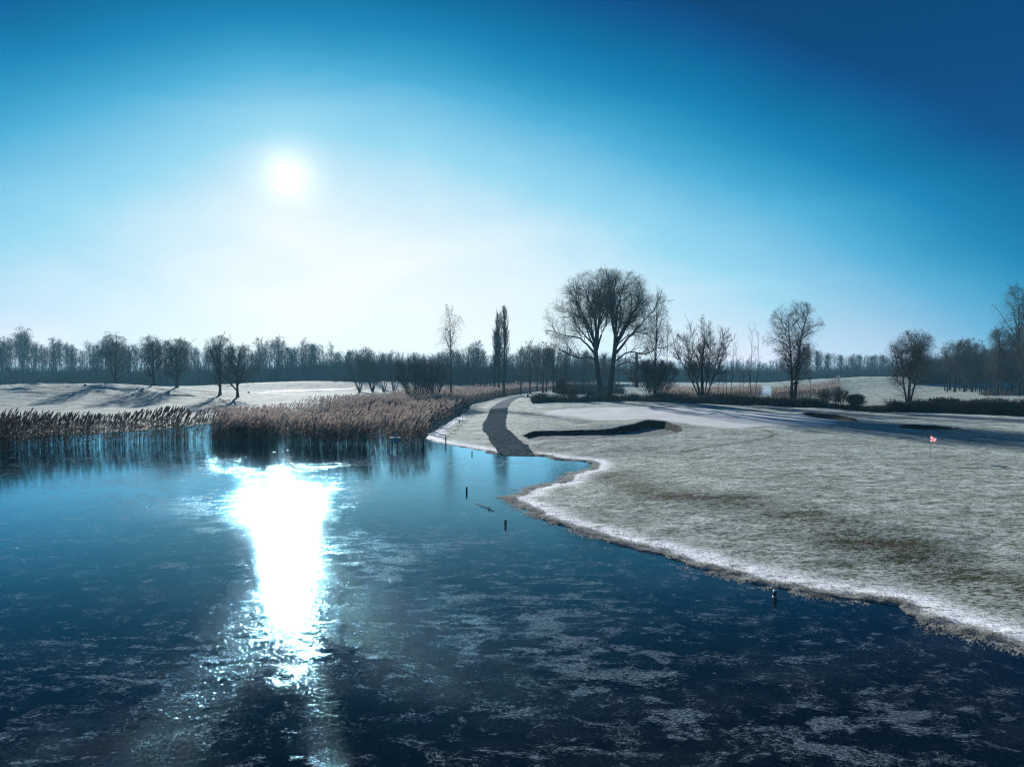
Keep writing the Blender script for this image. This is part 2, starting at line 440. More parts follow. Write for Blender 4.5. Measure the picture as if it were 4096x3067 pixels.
me = new_mesh('ground', np.stack([XF, YF, ZF], 1), F=FQ, mats=[M_ground], smooth=True,
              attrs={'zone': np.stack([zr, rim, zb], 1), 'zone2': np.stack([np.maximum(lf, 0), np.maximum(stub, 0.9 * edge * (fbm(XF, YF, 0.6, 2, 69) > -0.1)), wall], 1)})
tag(link('ground', me), kind='structure')

# ice ---------------------------------------------------------------
def m_ice(n):
    tc = n.n('ShaderNodeNewGeometry').outputs['Position']
    def mapped(sc, rot=0.0):
        mp = n.n('ShaderNodeMapping'); n.put(mp.inputs[0], tc)
        mp.inputs['Scale'].default_value = sc; mp.inputs['Rotation'].default_value = (0, 0, rot); return mp.outputs[0]
    big = n.noise(tc, 0.085, 4, 0.55, 0.4)
    swirl = n.noise(mapped((0.45, 1.0, 1), 0.25), 0.5, 5, 0.62, 0.5)
    flk = n.noise(mapped((0.50, 1.0, 1), 0.30), 1.7, 14, 0.78, 0.45)
    feather = n.noise(mapped((1.0, 2.2, 1), 0.35), 13.0, 6, 0.8, 0.6)
    fine = n.noise(mapped((0.8, 1.4, 1), 0.1), 42.0, 3, 0.8)
    lev = n.m('ADD', flk, n.m('MULTIPLY', n.m('SUBTRACT', big, 0.5), 0.75))
    patch = n.sst(lev, 0.56, 0.63)
    rimp = n.m('MULTIPLY', n.sst(lev, 0.545, 0.575), n.sst(lev, 0.63, 0.59))       # brighter outline of each patch
    streak = n.sst(feather, 0.44, 0.64)
    veil = n.m('MULTIPLY', n.sst(swirl, 0.45, 0.70), n.sst(feather, 0.38, 0.66))
    cov = n.m('ADD', n.m('MULTIPLY', patch, n.m('ADD', 0.06, n.m('MULTIPLY', streak, 0.62))), n.m('MULTIPLY', veil, 0.07), clamp=True)
    cov = n.m('ADD', cov, n.m('MULTIPLY', rimp, n.m('MULTIPLY', streak, 0.35)), clamp=True)
    cov = n.m('MULTIPLY', cov, n.sst(fine, 0.35, 0.60, 0.20, 1.25))
    curl = n.noise(mapped((0.7, 1.3, 1), 0.2), 2.6, 6, 0.62, 1.0)      # thin curved scratches and frozen ripple lines
    curl2 = n.noise(mapped((0.9, 1.6, 1), 0.5), 5.5, 5, 0.6, 0.8)
    ln1 = n.sst(n.m('ABSOLUTE', n.m('SUBTRACT', curl, 0.5)), 0.014, 0.003)
    ln2 = n.sst(n.m('ABSOLUTE', n.m('SUBTRACT', curl2, 0.5)), 0.012, 0.002)
    gate = n.sst(n.noise(tc, 1.3, 4, 0.7), 0.50, 0.62)
    lines = n.m('MULTIPLY', n.m('MAXIMUM', ln1, n.m('MULTIPLY', ln2, 0.8)), n.m('MULTIPLY', gate, n.sst(feather, 0.35, 0.6)))
    cov = n.m('ADD', cov, n.m('MULTIPLY', lines, 0.65), clamp=True)
    yy = n.n('ShaderNodeSeparateXYZ', i_0=tc).outputs[1]
    hgt = n.m('ADD', n.m('MULTIPLY', feather, 0.010), n.m('MULTIPLY', fine, 0.006))
    amt = n.m('ADD', 0.016, n.m('ADD', n.m('MULTIPLY', patch, 0.05), n.m('MULTIPLY', n.sst(swirl, 0.48, 0.7), 0.055)))
    hgt = n.m('ADD', n.m('MULTIPLY', hgt, amt), n.m('MULTIPLY', swirl, 0.004))
    vo = n.n('ShaderNodeTexVoronoi', i_Scale=38.0, i_Vector=mapped((1, 0.8, 1), 0.2))
    vr = n.n('ShaderNodeSeparateColor', i_0=vo.outputs['Color'])
    chip = n.m('MULTIPLY', n.sst(vr.outputs[0], 0.72, 0.80), n.m('ADD', 0.25, n.m('MULTIPLY', patch, 1.2)))
    chip = n.m('MULTIPLY', chip, n.sst(yy, 42.0, 22.0, 0.25, 1.0))
    chiph = n.m('MULTIPLY', chip, n.m('MULTIPLY', n.m('SUBTRACT', 1.0, n.m('MINIMUM', vo.outputs['Distance'], 1.0)), n.m('ADD', 0.001, n.m('MULTIPLY', vr.outputs[1], 0.0080))))
    hgt = n.m('ADD', hgt, chiph)
    b1 = n.n('ShaderNodeBump', i_Strength=1.0, i_Distance=1.0, i_Height=hgt)
    _yy = n.n('ShaderNodeSeparateXYZ', i_0=tc).outputs[1]
    rgh = n.m('ADD', n.sst(yy, 15.0, 38.0, 0.088, 0.106), n.m('MULTIPLY', n.sst(big, 0.35, 0.65), 0.014))
    fr = n.n('ShaderNodeFresnel', i_IOR=1.36, i_Normal=b1.outputs[0])
    frs = n.m('MULTIPLY', n.m('POWER', fr.outputs[0], 2.0), 3.6, clamp=True)
    gl = n.n('ShaderNodeBsdfGlossy', distribution='BECKMANN', i_Roughness=rgh, i_Color=(0.20, 0.72, 1.0, 1), i_Normal=b1.outputs[0])
    gl0 = gl
    glw = n.n('ShaderNodeBsdfGlossy', distribution='BECKMANN', i_Roughness=n.m('ADD', rgh, 0.025), i_Color=(1, 1, 1, 1), i_Normal=b1.outputs[0])
    gl = n.n('ShaderNodeMixShader', i_0=0.15); n.put(gl.inputs[1], gl0.outputs[0]); n.put(gl.inputs[2], glw.outputs[0])
    df = n.n('ShaderNodeBsdfDiffuse', i_Color=(0.002, 0.007, 0.013, 1))
    ice = n.n('ShaderNodeMixShader'); n.put(ice.inputs[0], frs); n.put(ice.inputs[1], df.outputs[0]); n.put(ice.inputs[2], gl.outputs[0])
    rime = n.n('ShaderNodeBsdfDiffuse', i_Color=(0.43, 0.56, 0.66, 1), i_Normal=b1.outputs[0])
    mx = n.n('ShaderNodeMixShader'); n.put(mx.inputs[0], n.m('MULTIPLY', cov, 0.72)); n.put(mx.inputs[1], ice.outputs[0]); n.put(mx.inputs[2], rime.outputs[0])
    return mx.outputs[0]
M_ice = mat('lake_ice', m_ice)
ix = np.linspace(-95, 75, 60); iy = np.linspace(-30, 215, 90)
IX, IY = np.meshgrid(ix, iy)
i2 = (np.arange(89)[:, None] * 60 + np.arange(59)[None, :]).ravel()
tag(link('frozen_pond', new_mesh('frozen_pond', np.stack([IX.ravel(), IY.ravel(), 0 * IX.ravel()], 1),
    F=np.stack([i2, i2 + 1, i2 + 61, i2 + 60], 1), mats=[M_ice], smooth=True)), kind='structure')

# sheets that lie on the ground ---------------------------------------
def ribbon(name, L, Rr, m_, lift=0.03, sub=8, step=0.5, thick=0.0, jag=0.0):
    """a strip between two outlines, draped over the ground"""
    def res(P):
        seg = np.sqrt((np.diff(P, axis=0) ** 2).sum(1)); s_ = np.concatenate([[0], np.cumsum(seg)]); return s_ / s_[-1], s_[-1]
    cL, ln = res((L + Rr) / 2); k = max(4, int(ln / step)); u = np.linspace(0, 1, k)
    A = np.stack([np.interp(u, cL, L[:, i]) for i in (0, 1)], 1); B = np.stack([np.interp(u, cL, Rr[:, i]) for i in (0, 1)], 1)
    # smooth the outlines
    for _ in range(int(3 / step) if step < 1 else 2):
        for Q in (A, B): Q[1:-1] = 0.25 * Q[:-2] + 0.5 * Q[1:-1] + 0.25 * Q[2:]
    if jag:
        A += jag * np.stack([fbm(A[:, 0], A[:, 1], 1.0, 3, 71)] * 2, 1) ; B += jag * np.stack([fbm(B[:, 0], B[:, 1], 1.0, 3, 72)] * 2, 1)
    v = np.linspace(0, 1, sub + 1)
    P = A[:, None, :] * (1 - v)[None, :, None] + B[:, None, :] * v[None, :, None]
    P = P.reshape(-1, 2)
    z, _ = height(P[:, 0], P[:, 1], fine=False); z = np.maximum(z, 0.0) + lift
    if name == 'path': z[:2 * (sub + 1)] -= np.repeat([0.045, 0.02], sub + 1)
    V = np.concatenate([P, z[:, None]], 1)
    a = (np.arange(k - 1)[:, None] * (sub + 1) + np.arange(sub)[None, :]).ravel()
    F = np.stack([a, a + 1, a + sub + 2, a + sub + 1], 1)
    return link(name, new_mesh(name, V, F=F, mats=[m_], smooth=True))
def m_path(n):
    tc = n.n('ShaderNodeNewGeometry').outputs['Position']
    a = n.noise(tc, 3.0, 5, 0.65); f = n.noise(tc, 22.0, 4, 0.7); s_ = n.noise(tc, 6.0, 3, 0.5)
    c = n.mix(a, (0.016, 0.026, 0.030, 1), (0.044, 0.066, 0.074, 1))
    sepp = n.n('ShaderNodeSeparateXYZ'); n.put(sepp.inputs[0], tc)
    older = n.sst(sepp.outputs[1], at(2000, 1627, 0.6)[1] - 0.2, at(2000, 1627, 0.6)[1] + 0.2)     # paler worn gravel beyond the straight joint
    c = n.mix(older, c, n.mix(f, (0.13, 0.145, 0.165, 1), (0.32, 0.345, 0.38, 1)))
    c = n.mix(n.sst(a, 0.40, 0.68), c, (0.10, 0.125, 0.14, 1))
    lv = n.noise(tc, 5.0, 3, 0.8); c = n.mix(n.sst(lv, 0.66, 0.70), c, (0.42, 0.46, 0.46, 1))      # scattered frosty leaves
    bp = n.n('ShaderNodeBump', i_Strength=0.6, i_Distance=0.02, i_Height=f)
    return bsdf(n, c, 0.9, 0.0, bp.outputs[0])
M_path = mat('path_gravel', m_path)
tag(ribbon('path', pathL, pathR, M_path, 0.05, 10, 0.4, jag=0.22), kind='structure')

# ------------------------------------------------------------------ trees: trunks, limbs and twigs grown level by level
def norm(v): return v / (np.linalg.norm(v, axis=-1, keepdims=True) + 1e-9)
def grow(S, D, L, P, wob, trop, rg):
    """polylines (N,P,3) from starts S along D, bending at random and towards the vertical vector weight trop"""
    N = len(S); pts = np.empty((N, P, 3)); pts[:, 0] = S; d = norm(D.copy())
    st = (L / (P - 1))[:, None]
    for k in range(1, P):
        d = norm(d + rg.normal(0, wob, (N, 3)) + np.array([0, 0, 1.0]) * (trop if np.isscalar(trop) else np.asarray(trop)[:, None]))
        pts[:, k] = pts[:, k - 1] + d * st
    return pts
def tubes(pts, r0, r1, sides, pw=1.0):
    """tapering tubes as quads; returns V, F"""
    N, P, _ = pts.shape
    t = np.linspace(0, 1, P)[None, :] ** pw
    r_ = np.asarray(r0)[:, None] * (1 - t) + np.asarray(r1)[:, None] * t
    tg_ = np.empty_like(pts); tg_[:, 1:-1] = pts[:, 2:] - pts[:, :-2]; tg_[:, 0] = pts[:, 1] - pts[:, 0]; tg_[:, -1] = pts[:, -1] - pts[:, -2]
    tg_ = norm(tg_)
    ref = np.where(np.abs(tg_[..., 2:3]) > 0.9, np.array([1.0, 0, 0]), np.array([0, 0, 1.0]))
    a = norm(np.cross(tg_, ref)); b = np.cross(tg_, a)
    an = np.arange(sides) / sides * 2 * np.pi
    V = pts[:, :, None, :] + r_[:, :, None, None] * (np.cos(an)[None, None, :, None] * a[:, :, None, :] + np.sin(an)[None, None, :, None] * b[:, :, None, :])
    V = V.reshape(-1, 3)
    base = (np.arange(N) * P * sides)[:, None, None] + (np.arange(P - 1) * sides)[None, :, None]
    j = np.arange(sides)[None, None, :]; j2 = (np.arange(sides) + 1) % sides
    F = np.stack([base + j, base + j2[None, None, :], base + j2[None, None, :] + sides, base + j + sides], -1).reshape(-1, 4)
    return V, F
class Bag:
    def __init__(s): s.V = []; s.F = []; s.n = 0
    def add(s, vf):
        s.V.append(vf[0]); s.F.append(vf[1] + s.n); s.n += len(vf[0])
    def mesh(s, name, m_):
        return new_mesh(name, np.concatenate(s.V), F=np.concatenate(s.F), mats=[m_], smooth=True)
def inell(p, D, env):
    """how far along D the envelope ellipsoid reaches from p"""
    c, r_ = env; q = (p - c) / r_; e = D / r_
    A = (e * e).sum(-1); B = (q * e).sum(-1); C_ = (q * q).sum(-1) - 1
    disc = np.maximum(B * B - A * C_, 0)
    return np.maximum((-B + np.sqrt(disc)) / A, 0.0)
def children(pts, r0, r1, n, lo, hi, ang, rg, env=None, lmin=0.3, lmax=3.0, up=0.0, azb=None):
    """n children for each parent branch: start points, directions, lengths, radii"""
    N, P, _ = pts.shape
    t = lo + (hi - lo) * ((np.arange(n)[None, :] + rg.uniform(0, 1, (N, n))) / n)
    f = t * (P - 1); i = np.minimum(f.astype(int), P - 2); fr = (f - i)[..., None]
    ar = np.arange(N)[:, None]
    S = pts[ar, i] * (1 - fr) + pts[ar, i + 1] * fr
    T = norm(pts[ar, i + 1] - pts[ar, i])
    v = rg.normal(0, 1, (N, n, 3)); side = norm(v - (v * T).sum(-1, keepdims=True) * T)
    an = np.radians(rg.uniform(ang[0], ang[1], (N, n)))[..., None]
    D = norm(T * np.cos(an) + side * np.sin(an) + np.array([0, 0, up]))
    pr = np.asarray(r0)[:, None] * (1 - t) + np.asarray(r1)[:, None] * t
    S = S.reshape(-1, 3); D = D.reshape(-1, 3); pr = pr.ravel(); t = t.ravel()
    L = rg.uniform(lmin, lmax, len(S))
    if env is not None: L = np.minimum(L, inell(S, D, env) * rg.uniform(0.45, 1.25, len(S)) + 0.25 * lmin)
    k = L > 0.12 * lmin
    return S[k], D[k], L[k], pr[k], t[k]

def bark(n, dark, light, sc=3.0):
    tc = n.n('ShaderNodeTexCoord').outputs['Object']
    mp = n.n('ShaderNodeMapping'); n.put(mp.inputs[0], tc); mp.inputs['Scale'].default_value = (1, 1, 0.25)
    f = n.noise(mp.outputs[0], sc, 5, 0.65)
    bp = n.n('ShaderNodeBump', i_Strength=0.7, i_Distance=0.05, i_Height=f)
    return bsdf(n, n.mix(f, dark + (1,), light + (1,)), 0.9, 0.0, bp.outputs[0])
M_bark = mat('dark_bark', lambda n: bark(n, (0.018, 0.016, 0.014), (0.06, 0.055, 0.048)))
M_birch = mat('birch_bark', lambda n: bark(n, (0.05, 0.048, 0.045), (0.28, 0.27, 0.26), 6.0))
M_twig = simple('twigs', (0.035, 0.028, 0.024), 0.8, 0.2, 0.3, 1.0)
M_twigb = simple('reddish_twigs', (0.06, 0.040, 0.032), 0.8, 0.2, 0.3, 1.0)

def crown_levels(bag, pts, r0, r1, spec, rg, env):
    """finer and finer branches on the given ones, all into one bag"""
    P0, R0, R1 = pts, r0, r1
    for s_ in spec:
        S, D, L, pr, t = children(P0, R0, R1, s_['n'], s_.get('lo', 0.15), s_.get('hi', 1.0), s_['ang'], rg, env,
                                  s_['L'][0], s_['L'][1], s_.get('up', 0.0))
        if len(S) == 0: return
        a = np.minimum(pr * 0.75, s_['r']) * np.ones(len(S)); a = np.maximum(a, s_['r'] * 0.45); b = np.full(len(S), s_.get('tip', 0.006))
        q_ = grow(S, D, L, s_['P'], s_['wob'], s_.get('trop', 0.03), rg)
        bag.add(tubes(q_, a, b, s_.get('sides', 3)))
        P0, R0, R1 = q_, a, b

def build_tree(name, loc, label, cat, group=None, seed=1, stems=(), nlimb=8, lo=0.3, hi=0.97, lang=(30, 60), Llimb=(3, 6), limb_r=0.12,
               ltrop=0.05, lwob=0.12, env=None, spec=(), bark_m=None, twig_m=None, split_limbs=True, rz=0.0, own=None, cluster=None):
    """stems: list of (dx, dy, dir, length, r_base, r_tip, wobble, trop)"""
    rg = np.random.default_rng(seed)
    root = empty(name, loc, label, cat, group, rz)
    bark_m = bark_m or M_bark; twig_m = twig_m or M_twig
    twigs = Bag(); limbs = Bag(); nl = 0
    for (dx, dy, dr, ln, ra, rb, wb, tp) in stems:
        S = np.array([[dx, dy, -0.25]]); q_ = grow(S, np.array([dr], float), np.array([ln]), 14, wb, tp, rg)
        # flare at the foot
        V, F = tubes(q_, [ra], [rb], 10, 0.85)
        V = V.reshape(14, 10, 3); c0 = q_[0]
        for k_, f_ in ((0, 1.45), (1, 1.12)): V[k_] = c0[k_] + (V[k_] - c0[k_]) * f_
        b = Bag(); b.add((V.reshape(-1, 3), F)); link('trunk', b.mesh('trunk', bark_m), root)
        S, D, L, pr, t = children(q_, [ra], [rb], nlimb, lo, hi, lang, rg, env, Llimb[0], Llimb[1], 0.15)
        a = np.minimum(pr * 0.62, limb_r * (1.15 - 0.5 * t)); bb = np.full(len(S), 0.015)
        lq = grow(S, D, L, 9, lwob, ltrop, rg)
        if split_limbs:
            for i in range(len(S)):
                if L[i] < 0.8: continue
                b = Bag(); b.add(tubes(lq[i:i + 1], a[i:i + 1], bb[i:i + 1], 6)); link('limb', b.mesh('limb', bark_m), root); nl += 1
        else: limbs.add(tubes(lq, a, bb, 5))
        lead = q_[:, 6:]                                   # the top of the stem carries twigs too
        crown_levels(twigs, np.concatenate([lq]), a, bb, spec, rg, env)
        crown_levels(twigs, lead, np.array([ra * 0.5]), np.array([rb]), spec, rg, env)
        if own: own(q_, twigs, rg)
    if not split_limbs and limbs.n: link('limbs', limbs.mesh('limbs', bark_m), root)['kind'] = 'stuff'
    if twigs.n: link('twigs', twigs.mesh('twigs', twig_m), root)['kind'] = 'stuff'
    return root
def copy_tree(o, name=None, loc=None, rz=0.0, sc=(1, 1, 1), label=None, group=None):
    c = o.copy(); COL.objects.link(c)
    if loc is not None: c.location = loc
    c.rotation_euler = (0, 0, rz); c.scale = sc
    if label: c['label'] = label
    if group: c['group'] = group
    for ch in list(o.children):
        d = ch.copy(); COL.objects.link(d); d.parent = c
    return c

def hgt_at(loc, py): return CAM_H - loc[1] * (py - HORIZON) / FPX - loc[2]
def envl(H, w_, cz, rz_, cx=0.0):   # crown envelope: width w_, centre height, vertical radius
    return (np.array([cx, 0, cz]), np.array([w_ / 2, w_ / 2, rz_]))
SP_FINE = [dict(n=8, ang=(25, 60), L=(1.2, 3.4), r=0.055, P=6, wob=0.16, trop=0.05, sides=4, tip=0.012),
           dict(n=7, ang=(25, 60), L=(0.8, 2.0), r=0.026, P=4, wob=0.18, trop=0.04, tip=0.008),
           dict(n=5, ang=(20, 55), L=(0.4, 1.2), r=0.014, P=3, wob=0.2, trop=0.03, tip=0.005)]
def spec(n1, n2, n3, l1, l2, l3, trop=0.05, ang=(25, 60), up=0.0, th_=1.0, lo=0.15):
    out = []
    for n_, l_, r_, P_, sd in ((n1, l1, 0.042, 6, 4), (n2, l2, 0.017, 4, 3), (n3, l3, 0.009, 3, 3)):
        if n_: out.append(dict(n=n_, ang=ang, L=l_, r=r_ * th_, P=P_, wob=0.15, trop=trop, sides=sd, tip=0.006 * th_, up=up, lo=lo))
    return out

WD = 126.0
# the great willow with two trunks ------------------------------------
wl = place(2425, WD)
wH = hgt_at(wl, 1091)
def px2m(px_, d): return px_ / FPX * d
def DD(d): return d * 1.2 if 85 <= d <= 110 else d
wW = px2m(480, WD)
rgw = np.random.default_rng(11)
root = empty('willow_tree', wl, 'great bare willow with two black trunks forking in a V, tallest tree of all', 'tree')
tw = Bag()
def wpt(px, py):     # position in the plane of the willow
    return np.array([px2m(px - 2425, WD), 0.0, CAM_H - wl[2] - WD * (py - HORIZON) / FPX])
envW = (wpt(2430, 1265) + np.array([0, 0, 0]), np.array([px2m(245, WD), px2m(190, WD), px2m(178, WD)]))
trunks = [[(2416, 1604), (2402, 1560), (2392, 1500), (2386, 1450), (2381, 1400), (2380, 1370)],
          [(2430, 1604), (2440, 1560), (2448, 1500), (2454, 1450), (2460, 1400), (2463, 1365)]]
def resample(P, k):
    P = np.array(P); s_ = np.concatenate([[0], np.cumsum(np.sqrt((np.diff(P, axis=0) ** 2).sum(1)))]); u = np.linspace(0, s_[-1], k)
    return np.stack([np.interp(u, s_, P[:, i]) for i in range(3)], 1)
allT = []
for ti, tr in enumerate(trunks):
    q_ = resample([wpt(*p) for p in tr], 14); q_[:, 1] += (ti - 0.5) * 0.8 * np.linspace(0.3, 1, 14)
    V, F = tubes(q_[None], [0.50], [0.38], 12, 1.0); V = V.reshape(14, 12, 3)
    for k_, f_ in ((0, 1.5), (1, 1.15)): V[k_] = q_[k_] + (V[k_] - q_[k_]) * f_
    b = Bag(); b.add((V.reshape(-1, 3), F)); link('trunk', b.mesh('trunk', M_bark), root)
# main limbs traced from where they stand: list of (points, base radius)
LIMBS = [([(2380, 1380), (2366, 1330), (2345, 1290), (2318, 1240), (2296, 1200), (2280, 1175)], .30),
         ([(2382, 1378), (2384, 1320), (2372, 1250), (2350, 1190), (2335, 1150), (2325, 1125)], .28),
         ([(2384, 1380), (2392, 1310), (2398, 1240), (2392, 1170), (2398, 1130), (2410, 1100)], .28),
         ([(2384, 1385), (2396, 1300), (2412, 1220), (2420, 1160), (2428, 1112)], .20),
         ([(2462, 1370), (2456, 1290), (2452, 1200), (2440, 1150), (2436, 1118)], .18),
         ([(2386, 1400), (2400, 1352), (2424, 1300), (2430, 1250), (2440, 1190), (2445, 1140)], .22),
         ([(2380, 1420), (2352, 1382), (2322, 1352), (2290, 1345), (2250, 1340), (2218, 1322), (2190, 1318)], .22),
         ([(2378, 1435), (2350, 1428), (2312, 1432), (2272, 1415), (2240, 1400), (2222, 1385)], .17),
         ([(2392, 1500), (2410, 1470), (2425, 1480), (2436, 1500)], .07),
         ([(2463, 1372), (2462, 1300), (2470, 1240), (2484, 1180), (2500, 1130), (2506, 1108)], .30),
         ([(2464, 1375), (2458, 1310), (2444, 1260), (2442, 1210), (2456, 1160), (2462, 1125)], .22),
         ([(2466, 1385), (2490, 1330), (2524, 1275), (2552, 1220), (2564, 1170), (2572, 1140)], .26),
         ([(2466, 1412), (2500, 1368), (2540, 1322), (2582, 1280), (2615, 1240), (2640, 1200)], .25),
         ([(2466, 1440), (2500, 1412), (2535, 1408), (2570, 1418), (2610, 1400), (2650, 1390)], .17),
         ([(2463, 1380), (2500, 1350), (2540, 1330), (2590, 1332), (2625, 1312)], .13),
         ([(2460, 1470), (2500, 1445), (2540, 1455), (2575, 1480)], .10),
         ([(2456, 1480), (2490, 1480), (2520, 1510), (2540, 1535)], .08)]
LP = []; LR = []
for k_, (pp, r_) in enumerate(LIMBS):
    q_ = resample([wpt(*p) for p in pp], 14)
    depth = rgw.uniform(-1, 1) * 3.2
    q_[:, 1] += depth * np.linspace(0, 1, 14) ** 1.2
    q_ += rgw.normal(0, 0.05, q_.shape)
    b = Bag(); b.add(tubes(q_[None], [r_], [0.03], 8, 0.9)); link('limb', b.mesh('limb', M_bark), root)
    LP.append(q_); LR.append(r_)
# more limbs that leave towards and away from us
for k_ in range(12):
    tr = 0 if k_ % 2 == 0 else 1
    base = wpt(*(trunks[tr][-1])) + np.array([0, (tr - .5) * .8, rgw.uniform(-1.5, 0.6)])
    dr = np.array([rgw.uniform(-0.5, 0.5) + (tr - .5) * 0.5, rgw.choice([-1, 1]) * rgw.uniform(0.3, 0.8), rgw.uniform(0.7, 1.3)])
    q_ = grow(base[None], dr[None], np.array([min(9.5, float(inell(base, norm(dr), envW)) * 0.95)]), 14, 0.07, 0.04, rgw)[0]
    b = Bag(); b.add(tubes(q_[None], [0.19], [0.03], 7, 0.9)); link('limb', b.mesh('limb', M_bark), root)
    LP.append(q_); LR.append(0.19)
LP = np.array(LP); LR = np.array(LR)
crown_levels(tw, LP, LR, np.full(len(LR), 0.03),
    [dict(n=15, ang=(20, 60), L=(1.6, 4.6), r=0.06, P=7, wob=0.15, trop=0.045, sides=4, tip=0.014, lo=0.25),
     dict(n=9, ang=(20, 60), L=(1.0, 2.6), r=0.022, P=5, wob=0.18, trop=0.03, tip=0.008),
     dict(n=7, ang=(20, 60), L=(0.6, 1.6), r=0.009, P=4, wob=0.2, trop=0.0, tip=0.005)], rgw, (envW[0], envW[1] * 1.06))
link('twigs', tw.mesh('twigs', M_twig), root)['kind'] = 'stuff'

# the other single trees ----------------------------------------------
def stem(d=(0, 0, 1), ln=10, ra=0.3, rb=0.04, wb=0.04, tp=0.03, dx=0.0, dy=0.0): return (dx, dy, d, ln, ra, rb, wb, tp)
def roundtree(px, d, top, wpx, label, seed, lo=0.22, name='maple_tree', cat='tree', ang=(42, 78), n=26, group=None, dense=1.0, trunk_r=0.3, twig_m=None):
    d = DD(d)
    loc = place(px, d); H = hgt_at(loc, top); w_ = px2m(wpx, d)
    cz = H * (lo + 1) / 2
    return build_tree(name, loc, label, cat, group, seed, [stem(ln=H * 0.96, ra=trunk_r, rb=0.03, wb=0.035, tp=0.08)],
        nlimb=n, lo=lo, hi=0.97, lang=ang, Llimb=(w_ * 0.35, w_ * 0.75), limb_r=trunk_r * 0.42, ltrop=0.03, lwob=0.09,
        env=(np.array([0, 0, H * .53]), np.array([w_ / 2, w_ / 2, H * .50])),
        spec=spec(int(7 * dense), int(5 * dense), int(4 * dense), (w_ * .10, w_ * .28), (0.8, 1.8), (0.5, 1.1), 0.04, th_=1.0), twig_m=twig_m)
GL = 'bare maples in a row on the far lawn'
roundtree(458, 155, 1345, 150, 'bare tree with oval crown, leftmost of the row on the far lawn', 21, 0.14, group=GL)
roundtree(615, 150, 1350, 165, 'bare tree with several upright tops behind left bunker, second of the lawn row', 22, 0.14, group=GL, n=22)
roundtree(707, 150, 1362, 180, 'neat egg-shaped bare tree just above the small left bunker', 23, 0.14, group=GL, n=30, dense=1.15)
roundtree(879, 140, 1352, 150, 'tall vase-shaped bare tree standing left of the pair on the lawn', 24, 0.14, group=GL, ang=(30, 55), n=20)
roundtree(950, 133, 1388, 200, 'broad round bare tree, right of the pair, closest to the reeds', 25, 0.14, group=GL, n=28, dense=1.1)

def multistem(name, px, d, top, wpx, nst, label, seed, spread=0.6, cat='tree', r_=0.12, group=None, dense=(6, 5, 3), basew=0.3, twig_m=None, split=True, lo=0.2, wob=0.05):
    d = DD(d)
    loc = place(px, d); H = hgt_at(loc, top); w_ = px2m(wpx, d); rg = np.random.default_rng(seed)
    st = []
    for k_ in range(nst):
        a = k_ / nst * 2 * math.pi + rg.uniform(-.3, .3); sp_ = spread * rg.uniform(0.25, 1.0)
        dr = (math.cos(a) * sp_, math.sin(a) * sp_, 1.0); L_ = H * rg.uniform(0.72, 1.0) * math.sqrt(1 + sp_ ** 2) * 0.93
        st.append((math.cos(a) * basew * rg.uniform(.3, 1), math.sin(a) * basew * rg.uniform(.3, 1), dr, L_, r_ * rg.uniform(.7, 1.1), 0.02, wob, 0.025))
    return build_tree(name, loc, label, cat, group, seed, st, nlimb=dense[0], lo=lo, hi=0.97, lang=(18, 42), Llimb=(H * .15, H * .42),
        limb_r=r_ * 0.45, ltrop=0.05, env=(np.array([0, 0, H * .5]), np.array([w_ / 2 * 1.08, w_ / 2 * 1.08, H * .58])),
        spec=spec(dense[1], dense[2], 0, (0.8, 2.0), (0.4, 1.2), (0, 0), 0.05, (18, 45), th_=max(0.8, d / 105.0)), twig_m=twig_m, split_limbs=split)
# far multi-stemmed trees between birch and lawn
for i, (px_, tp, w_, lb) in enumerate([(1438, 1392, 120, 'widest of four many-stemmed bare trees at the wood edge, leftmost'),
        (1489, 1385, 105, 'many-stemmed bare tree second from left at the wood edge'),
        (1535, 1400, 90, 'many-stemmed bare tree third from left at the wood edge'),
        (1577, 1405, 70, 'slim many-stemmed bare tree, rightmost of the four, near the shore bushes')]):
    multistem('coppiced_tree', px_, 190, tp, w_, 7 if i < 2 else 4, lb, 31 + i, 0.45, r_=0.16, group='coppiced trees at the wood edge', split=False, dense=(7, 6, 4))
# shore willows by the reeds
multistem('willow_bush', 1672, 122, 1435, 250, 17, 'big dome-shaped willow bush rising from the reeds, left one', 41, 0.75, 'bush', 0.07, 'willow bushes in the reeds', (7, 6, 4), 0.5, split=False, wob=0.045)
multistem('willow_bush', 1738, 126, 1425, 150, 10, 'narrower upright willow bush between the dome-shaped bush and birch', 42, 0.40, 'bush', 0.07, 'willow bushes in the reeds', (7, 6, 4), 0.3, split=False, wob=0.045)
# birch with hanging twigs
def birch(px, d, top, wpx, label, seed, trunk_r=0.24, bark_=None, nl=14, droop=True, lo=0.35, name='birch_tree', hang=(1.2, 3.2), den=1.0):
    d = DD(d)
    loc = place(px, d); H = hgt_at(loc, top); w_ = px2m(wpx, d)
    cz = H * (lo + 1) / 2
    return build_tree(name, loc, label, 'tree', None, seed, [stem(d=(0.02, 0, 1), ln=H * .99, ra=trunk_r, rb=0.02, wb=0.022, tp=0.05)],
        nlimb=nl, lo=lo, hi=0.96, lang=(22, 40), Llimb=(H * .16, H * .42), limb_r=trunk_r * .36, ltrop=0.05, lwob=0.06,
        env=(np.array([0, 0, cz + .2]), np.array([w_ / 2, w_ / 2, H * (1 - lo) / 2 * 1.08])),
        spec=[dict(n=int(6 * den), ang=(20, 50), L=(0.8, 2.2), r=0.035 * den, P=5, wob=0.1, trop=0.05, sides=3, tip=0.01, lo=0.2),
              dict(n=int(6 * den), ang=(30, 80), L=hang, r=0.018 * den, P=6, wob=0.06, trop=-0.28, sides=3, tip=0.006, lo=0.3)], bark_m=bark_)
birch(1803, 130, 1240, 165, 'tall weeping birch with thin hanging twigs beside the willow bushes', 51, 0.23, nl=13)
